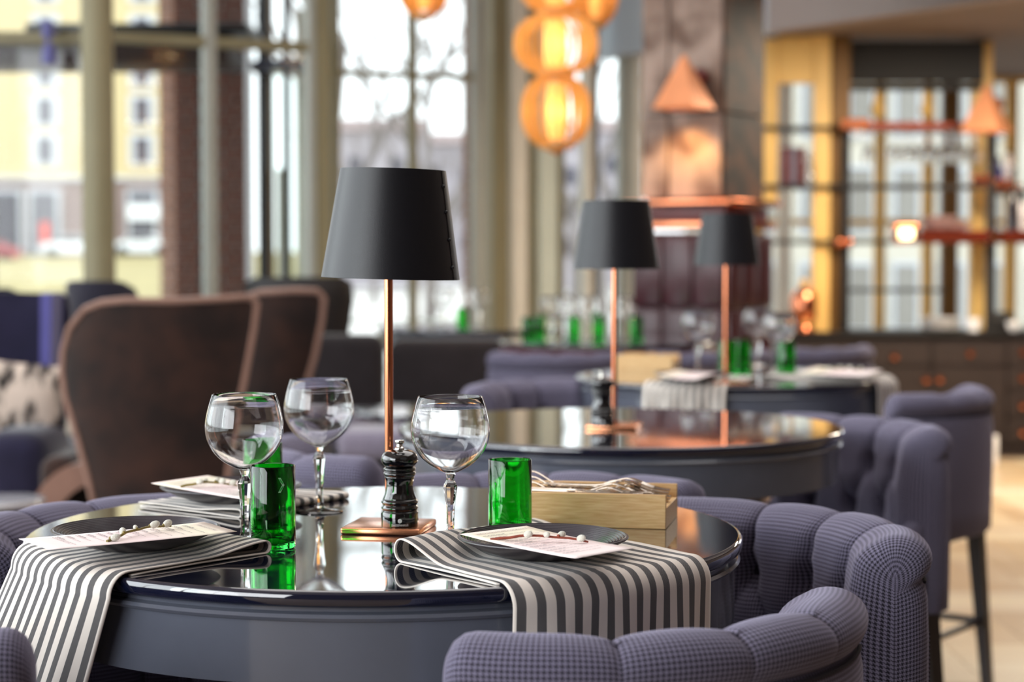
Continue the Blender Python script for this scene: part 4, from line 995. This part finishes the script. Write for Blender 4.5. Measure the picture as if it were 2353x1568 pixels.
tum = [(0, 0), (.0275, 0), (.0300, .0018), (.0306, .006), (.0303, .05), (.0303, .1112), (.0298, .112), (.0286, .1112), (.0286, .03), (.0282, .014), (.0245, .0085), (.012, .0115), (0, .0135)]
me_t = MB().lathe(tum, 56, cap=False).mesh('green_tumbler', 50); me_t.materials.append(M_green)
def tumbler(x, y, label, group='green tumblers on the tables'): return tag(link('green_tumbler', me_t, None, None, (x, y, T), (0, 0, random.uniform(0, 6))), label, 'tumbler', group)
p = on(628, 1259, T); tb = tumbler(p.x, p.y, 'green bottle glass tumbler with pale arrow mark beside the hanging napkin')
aw = MB()
for s_ in (1, -1):
    vs = [(0, 0), (.006, .005 * s_), (.006, .009 * s_), (-.001, .003 * s_)]
    aw.add([((.03045) * math.sin(.55 + (x_ - .003) / .03), -.03045 * math.cos(.55 + (x_ - .003) / .03), .088 + y_ * 1.0) for x_, y_ in [(-.003, .010 * s_), (.0005, .010 * s_), (.006, 0), (.0025, 0)]], [(0, 1, 2, 3)])
tb.rotation_euler = (0, 0, 0); aw.obj('arrow_mark', mat('etched_mark', '#9fd0a6', .8), tb)
vs, fs = text_mesh('330ml', .006); R0 = .0306
MB().add([(R0 * math.sin(x / R0 + .55), -R0 * math.cos(x / R0 + .55), .004 + y) for x, y, _ in vs], fs).obj('embossed_mark', M_green, tb)
p = on(1172, 1240, T); tumbler(p.x, p.y, 'green tumbler standing before the end of the oak cutlery box')
p = on(604, 1188, T); tumbler(p.x, p.y, 'green tumbler mostly hidden behind the balloon glass')
for px, py, lab in ((1672, 862, 'green tumbler in front of the third lamp pole'), (1704, 858, 'green tumbler next to the one before the third lamp'), (1806, 866, 'green tumbler behind the glass at the white place setting')):
    p = on(px, py, T); tumbler(p.x, p.y, lab)
for px, Yt, lab in ((1214, 8.55, 'far green tumbler above the dark red table rim'), (1238, 8.75, 'second far green tumbler above the dark red table rim'), (1318, 8.6, 'far green tumbler beside the clear far glasses'), (1375, 8.9, 'far green tumbler under the bright pane'), (1462, 8.7, 'far green tumbler against the leather base'), (1062, 10.1, 'green tumbler on the far table under the bright window')):
    tumbler(X(px, Yt), Yt, lab, 'green tumblers on the far tables')
for px, Yt, lab in ((1268, 8.5, 'far balloon glass between green tumblers'), (1296, 8.7, 'second far balloon glass between green tumblers'), (1352, 8.6, 'far balloon glass under the bright pane'), (1430, 8.6, 'far balloon glass near the leather base'), (1100, 10.2, 'far balloon glass on the table below the bright window'), (1020, 10.1, 'far balloon glass on the rim of the furthest table')):
    wine_glass(X(px, Yt), Yt, lab)

# ================================================================== napkins
def napkin(label, c, d, u0, u1, s_in, loop, hang=None, lean=0.0, seed=1, s_out=None, uoff=0.0, group='striped linen napkins', M=64, lay=2, wavy=.003, mm=None, mhang=26):
    """strip of folded linen lying along d from the table centre c, folded over at its inner end and hanging over the rim"""
    d = Vector((d[0], d[1], 0)).normalized(); n = Vector((d.y, -d.x, 0)); rnd = random.Random(seed); ph = [rnd.uniform(0, 6) for _ in range(6)]
    c3 = Vector((c[0], c[1], 0)); G = []; UV = []
    for i in range(M + 1):
        f = i / M; u = u0 + (u1 - u0) * f; pts = []
        h = loop[0] + (loop[1] - loop[0]) * f + .0015 * math.sin(9 * f + ph[0]); si = s_in[0] + (s_in[1] - s_in[0]) * f + .004 * math.sin(5 * f + ph[1])
        if hang: se = math.sqrt(max(TR ** 2 - u * u, .01))
        else: se = s_out
        z1 = .0062
        if hang:
            rb = .030; out = se + .016 + .003 * math.sin(7 * f + ph[2])
            for k in range(mhang, 0, -1):
                dz = hang * k / mhang; w = .012 * (k / mhang) * math.sin(6.5 * f * PI + ph[3]) * .6
                pts.append((out + w, T + z1 - rb - dz, lean * dz * (1 + .6 * f)))
            for k in range(9):
                a = PI / 2 * k / 8; pts.append((out - rb + rb * math.cos(a), T + z1 - rb + rb * math.sin(a), 0))
            s_a = out - rb
        else: pts.append((se, T + z1, 0)); s_a = se
        K = 40; s_b = si + h / 2
        for k in range(1, K):
            s = s_a + (s_b - s_a) * k / K; t = max(0, min(1, (s_b + .10 - s) / .10)); t = t * t * (3 - 2 * t)
            z = z1 + max(0, (h - z1)) * t + wavy * max(0, math.sin(3 * f * PI + 18 * (s - s_b) + ph[4])) * (1 - t) * .6
            pts.append((s, T + z, 0))
        for k in range(13):
            a = PI / 2 + PI * k / 12; pts.append((s_b + h / 2 * math.cos(a), T + .0012 + (h - .0012) / 2 * (1 + math.sin(a)), 0))
        for k in range(1, 14): pts.append((s_b + (s_a - .004 - s_b) * k / 13, T + .0012 + .0014 * math.sin(PI * k / 13), 0))
        row = []; uv = []; L = 0; pr = None
        for (s, z, ln) in pts:
            p = c3 + d * s + n * (u + ln) + Vector((0, 0, z)); 
            if pr: L += (p - pr).length
            pr = p; row.append(p); uv.append((u + uoff, L))
        G.append(row); UV.append(uv)
    o = MB().grid(G, UV).obj('napkin', mm or M_napkin, None, angle=180); md = o.modifiers.new('thickness', 'SOLIDIFY'); md.thickness = .0018; md.offset = 0
    return tag(o, label, 'napkin', group)
c1 = TB[0]
napkin('wide striped napkin hanging over the table rim behind the front stool back', c1, (.60, -.80), -.172, .150, (.12, .245), (.014, .032), hang=.20, seed=3, uoff=.2085)
napkin('striped napkin draped off the table under the plate beside the balloon glass', c1, (-.64, -.77), -.036, .262, (.262, .17), (.016, .012), hang=.40, lean=.44, seed=8, uoff=.03, wavy=.002)
napkin('folded striped napkin lying flat under the plate furthest back on the laid table', c1, (-.79, .61), -.05, .22, (.25, .275), (.014, .010), s_out=.475, seed=5, uoff=0.0, wavy=.002)
c3t = TB[2]
napkin('striped napkin hanging toward the empty table from the third table', c3t, (-.40, -.92), -.13, .13, (.16, .20), (.014, .014), hang=.055, seed=12, uoff=.02)
napkin('striped napkin hanging off the side of the third table under a place setting', c3t, (.93, -.37), -.17, .15, (.13, .13), (.014, .014), hang=.24, seed=14, uoff=.02)
# ================================================================== plates, menu cards, willow twigs
def plate_mesh():
    prof = [(0, 0), (.052, 0), (.058, .0015), (.085, .011), (.1035, .0195), (.1085, .0222), (.1105, .0238), (.1102, .0252), (.1085, .0256)]
    r = .1085; z = .0256
    while r > .03:                                     # ribbed upper face
        r2 = r - .0037; base = .0052 + (.0204) * max(0, min(1, (r2 - .055) / .0535)) ** 1.2
        prof += [(r - .0010, z - .0001), (r - .0019, base + .0026), (r2, base)]; r = r2; z = base + .0012
    prof.append((0, .0052)); return MB().lathe(prof, 96, cap=False).mesh('plate', 25)
me_p = plate_mesh(); me_p.materials.append(M_plate)
def plate(x, y, z, label): return tag(link('plate', me_p, None, None, (x, y, z), (0, 0, random.uniform(0, 6))), label, 'plate', 'charcoal ribbed plates')
ZP = T + .0085
def card_paper():
    m, N, L, P = nodes('pastel_printed_card')
    tc = N.new('ShaderNodeTexCoord'); sx_ = N.new('ShaderNodeSeparateXYZ'); L.new(tc.outputs['UV'], sx_.inputs[0]); r = N.new('ShaderNodeValToRGB'); L.new(sx_.outputs[1], r.inputs[0])
    e = r.color_ramp.elements; e[0].position = 0; e[0].color = (*C('#fbeeec'), 1); e[1].position = 1; e[1].color = (*C('#f3dcd4'), 1)
    q = e.new(.55); q.color = (*C('#f7e2e2'), 1); q = e.new(.88); q.color = (*C('#f6f0d6'), 1)
    L.new(r.outputs[0], P.inputs['Base Color']); P.inputs['Roughness'].default_value = .5; return m
M_pap = card_paper()
def menu_card(corners, label, title, flip=False, sag=.010, lift=.03, seed=1, cz=None, draw=True):
    """corners: header-a, header-b, foot-b, foot-a as world points"""
    A, B, D, E = [Vector(c) for c in corners]; r = empty('menu_card', label, 'menu', (A + B + D + E) / 4, group='blush cocktail menu cards')
    o = r.location.copy(); n = (B - A).cross(E - A).normalized()
    if n.z < 0: n = -n
    def P(u, v, h=0.0):
        p = A.lerp(B, u).lerp(E.lerp(D, u), v); s = sag * (4 * v * (1 - v)); return p - Vector((0, 0, s)) + n * h - o
    G = [[P(i / 8, j / 16) for j in range(17)] for i in range(9)]; U = [[(i / 8, 1 - j / 16) for j in range(17)] for i in range(9)]
    ob = MB().grid(G, U).obj('sheet', M_pap, r, angle=180); md = ob.modifiers.new('thickness', 'SOLIDIFY'); md.thickness = .0004; md.offset = 0
    wdt, hgt = (B - A).length, (E - A).length
    if draw:
        vs, fs = text_mesh(title, .0062)
        MB().add([P(.5 + x / wdt, .085 - y / hgt, .0010) for x, y, _ in vs], fs).obj('title_lettering', M_ink, r)
        rnd = random.Random(seed); ln = MB(); v = .135
        while v < .84:
            for q, (wd, th) in enumerate(((rnd.uniform(.18, .3), .0017), (rnd.uniform(.5, .72), .0009), (rnd.uniform(.3, .6), .0009))[:rnd.choice((2, 2, 3))]):
                u = .12 if q == 0 else .14
                while u < .12 + wd:                       # words of small print
                    w = rnd.uniform(.03, .075)
                    ln.add([P(u, v, .0010), P(min(u + w, .9), v, .0010), P(min(u + w, .9), v + th / hgt, .0010), P(u, v + th / hgt, .0010)], [(0, 1, 2, 3)]); u += w + .014
                v += .0036 / hgt if q else .0042 / hgt
            v += .006 / hgt
        ln.obj('small_print', M_ink, r)
    return r
def twig(a, b, label, m, ks, seed, bend=.006):
    a, b = Vector(a), Vector(b); r = empty('willow_twig', label, 'twig', a, group='pussy willow twigs')
    d = b - a; side = d.cross(Vector((0, 0, 1))).normalized(); rnd = random.Random(seed); pts = []
    N_ = 10
    for k in range(N_ + 1):
        t = k / N_; pts.append(d * t + Vector((0, 0, .0012 + bend * math.sin(PI * t) + rnd.uniform(-.0005, .0010))) + side * rnd.uniform(-.0008, .0008))
    MB().tube(pts, [.0019 - .0006 * k / N_ for k in range(N_ + 1)], 8).obj('stem', m, r)
    for (t, sd_, sz) in ks:
        p = d * t + Vector((0, 0, .003 + bend * math.sin(PI * t))); ax = (d.normalized() * .75 + side * sd_ + Vector((0, 0, .25))).normalized()
        M = ax.to_track_quat('Z', 'Y').to_matrix().to_4x4()
        MB().sphere((0, 0, 0), sz, 16, 12, sc=(.72, .72, 1.05), M=M).obj('catkin', M_catkin, r, p + ax * sz * .7 + side * sd_ * .002)
        MB().sphere((0, 0, 0), sz * .45, 10, 6, sc=(.9, .9, .8), M=M).obj('bud_scale', m, r, p + ax * sz * -.12)
    return r
TITLE = 'ZERO SIGNATURE COCKTAILS'
# front setting
plate(.04, 2.457, ZP, 'charcoal ribbed plate on the wide striped napkin before the oak box')
k = ZP + .0262
zc = [(1056.5, 1228, .010), (1210, 1209, .010), (1460, 1260, .004), (1322, 1284, .004)]
cs = [on(x, y, k + dz - .001) for x, y, dz in zc]
cB = menu_card(cs, 'blush menu card with cocktail list on the plate before the oak box', TITLE, sag=.002, seed=2)
def above(px, py, z): return on(px, py, z)
twig(on(1127, 1243, k + .005), on(1352, 1248, k + .004), 'red brown willow twig with four catkins on the cocktail menu before the oak box', mat('red_willow_bark', '#8a3d28', .5, var=.2, scale=120), [(.36, .5, .0062), (.56, .8, .0050), (.70, -.7, .0060), (.90, .5, .0062)], 4)
# side setting with the draped napkin
plate(-.498, 2.522, ZP + .001, 'charcoal ribbed plate on the draped napkin near the first balloon glass')
cs = [on(x, y, k + dz) for x, y, dz in [(469, 1200, .004), (545, 1222, .006), (113, 1264, .002), (43, 1239, .004)]]
menu_card(cs, 'long blush menu card across the plate near the first balloon glass', 'SIGNATURE COCKTAILS', sag=.001, seed=6)
twig(on(246, 1247, k + .0025), on(392, 1212, k + .006), 'green brown willow twig on the menu card near the first balloon glass', mat('olive_willow_bark', '#7a6a2a', .5, var=.25, scale=120), [(.06, .8, .0062), (.26, -.8, .0062), (.46, -.9, .0042), (.68, .5, .0066), (.90, .2, .0066)], 9)
# setting at the back
plate(-.442, 3.0, ZP, 'charcoal ribbed plate on the flat folded napkin at the back of the table')
cs = [on(x, y, k + dz) for x, y, dz in [(347, 1111, .006), (478, 1093, .006), (690, 1128, .002), (560, 1148, .002)]]
menu_card(cs, 'pale menu card on the plate at the back of the laid table', TITLE, sag=.001, seed=8)
twig(on(415, 1121, k + .004), on(545, 1118, k + .004), 'willow twig on the menu card at the back of the laid table', MATS['olive_willow_bark'], [(.30, .7, .0060), (.42, -.8, .0045), (.62, -.8, .0055), (.70, .7, .006), (.88, .5, .0062)], 12)
# third table settings
q = on(1585, 868, T + .02); plate(q.x, q.y, ZP, 'charcoal plate with white menu on the napkin facing the empty table')
cs = [on(x, y, k + .004) for x, y in [(1512, 862), (1560, 850), (1650, 856), (1600, 872)]]
menu_card(cs, 'white menu card on the plate facing the empty table', TITLE, sag=.004, seed=9, draw=False)
q = on(1935, 855, T + .02); plate(q.x, q.y, ZP, 'charcoal plate with white menu at the side place of the third table')
cs = [on(x, y, k + .004) for x, y in [(1835, 855), (1880, 842), (2030, 850), (1990, 864)]]
menu_card(cs, 'white menu card at the side place of the third table', TITLE, sag=.004, seed=10, draw=False)
twig(on(1880, 853, k), on(1985, 853, k), 'willow twig on the white menu at the side place of the third table', MATS['olive_willow_bark'], [(.2, .7, .008), (.45, -.6, .008), (.65, .6, .008), (.9, -.5, .008)], 15)

# ================================================================== oak cutlery boxes and cutlery
def cutlery_box(loc, rz, L, W, label, wood):
    """origin: front corner at the open end; +x runs back along the long front board"""
    r = empty('cutlery_box', label, 'box', loc, rz, group='oak cutlery boxes'); t = .008; Hb = .0495
    def b(n_, x0, x1, y0, y1, z0, z1): return MB().box(((x0 + x1) / 2, (y0 + y1) / 2, (z0 + z1) / 2), (x1 - x0, y1 - y0, z1 - z0), r=.0009, n=1).obj(n_, wood, r)
    b('front_board', -L, 0, 0, t, 0, Hb); b('back_board', -L, 0, W - t, W, 0, Hb); b('bottom_board', -L + t, -t, t, W - t, 0, .006)
    b('end_board', -t, 0, t, W - t, 0, .030); b('end_board', -L, -L + t, t, W - t, 0, .030)
    b('divider', -L * .62, -L * .62 + .004, t, W - t, .006, .047); b('divider', -L * .30, -L * .30 + .004, t, W - t, .006, .047)
    return r
BX = (.2214, 2.742, T); BR = -.2
cutlery_box(BX, BR, .245, .147, 'open oak cutlery box with forks behind the green tumbler', M_oak)
def ribbon(path, wfun, t):
    """path of (x,z) with widths -> thin solid strip"""
    G = []; n = len(path)
    for i, (x, z) in enumerate(path):
        w = wfun(i / (n - 1)) / 2; dx = path[min(i + 1, n - 1)][0] - path[max(i - 1, 0)][0]; dz = path[min(i + 1, n - 1)][1] - path[max(i - 1, 0)][1]; l = math.hypot(dx, dz); nx, nz = -dz / l * t, dx / l * t
        G.append([(x, -w, z), (x, -w * .7, z - nz * .0 + t * .4), (x, w * .7, z + t * .4), (x, w, z), (x, w * .7, z - t * .5), (x, -w * .7, z - t * .5)])
    b = MB().grid(G, cv=True); b.f.append(tuple(range(6))[::-1]); b.f.append(tuple((n - 1) * 6 + k for k in range(6))); return b
def fork_meshes(Ls=.195):
    def zc(x): return .012 * math.exp(-((x - .135) / .028) ** 2) - .004 * max(0, (x - .15) / .045) + .004 * (1 - x / Ls) ** 2
    hp = [(x, zc(x)) for x in [k * .132 / 20 for k in range(21)]]
    hd = ribbon(hp, lambda t: .019 * (1 - t) ** 1.5 + .0062 + .002 * math.exp(-((t - .02) / .05) ** 2), .0022).mesh('handle', 60); hd.materials.append(M_silver)
    pp = [(.132 + k * .024 / 8, zc(.132 + k * .024 / 8)) for k in range(9)]
    pl_ = ribbon(pp, lambda t: .0065 + .0175 * min(1, t * 1.6) ** .8, .002).mesh('neck', 60); pl_.materials.append(M_silver)
    tp = [(.155 + k * .042 / 8, zc(.155 + k * .042 / 8)) for k in range(9)]
    ti = ribbon(tp, lambda t: .0036 * (1 - .45 * t), .002).mesh('tine', 60); ti.materials.append(M_silver); return hd, pl_, ti
FM = fork_meshes()
def to_box(x, y, z): return Matrix.Translation(BX) @ RZ(BR) @ Vector((x, y, z))
def fork(pos, yaw, pitch, label, grp, base=None, roll=0.0):
    r = empty('fork', label, 'fork', pos, group=grp); r.rotation_euler = Euler((roll, -pitch, yaw), 'XYZ')
    link('handle', FM[0], None, r); link('neck', FM[1], None, r)
    for k in range(4): link('tine', FM[2], None, r, (0, -.0096 + k * .0064, 0))
    return r
for i in range(3):
    fork(to_box(-.075 - .004 * i, .055 + .022 * i, .020 + .003 * i), BR + PI + .05 * i, .19 + .025 * i, 'silver fork rising out of the oak box, %s from the front board' % ORD[i], 'forks rising from the oak box')
for i in range(3):
    fork(to_box(-.222 + .002 * i, .040 + .026 * i, .038 + .002 * i), BR + .03 * (i - 1), .03, 'silver fork lying along the middle of the oak box, %s from the front board' % ORD[i], 'forks lying in the oak box')
for i in range(5):
    fork(to_box(-.203 + .002 * (i % 3), .075 + .004 * (i % 2), .034 + .0042 * i), BR + .02 * (i - 1.5), .0, 'silver fork stacked at the open end of the oak box, %s from below' % ORD[i], 'forks stacked at the end of the oak box')
def knife(pos, yaw, label):
    r = empty('table_knife', label, 'knife', pos, yaw, group='knives in the oak box')
    ribbon([(k * .1 / 12, .004 - .002 * k / 12) for k in range(13)], lambda t: .014 + .006 * math.sin(t * PI) - .006 * t, .004).obj('handle', M_silver, r)
    ribbon([(.1 + k * .1 / 12, .002) for k in range(13)], lambda t: .016 + .003 * math.sin(t * 2.2) - .013 * max(0, t - .75) * 4 * .9, .0012).obj('blade', M_silver, r)
for i in range(2): knife(to_box(-.235 + .01 * i, .018 + .016 * i, .0475 - .0 * i), BR + .01 * i, 'silver knife laid along the front board of the oak box, %s from the board' % ORD[i])
# the box on the third table
q = on(1545, 851, T); cutlery_box((q.x, q.y, T), -.3, .20, .12, 'small oak cutlery box standing by the lamp of the empty table, on the third table', M_oak)
for i in range(3):
    rr = fork(Vector((q.x - .19, q.y + .10 + .02 * i, T + .040)), -.3, .02, 'silver fork in the oak box of the third table, %s from the front board' % ORD[i], 'forks in the oak box of the third table')
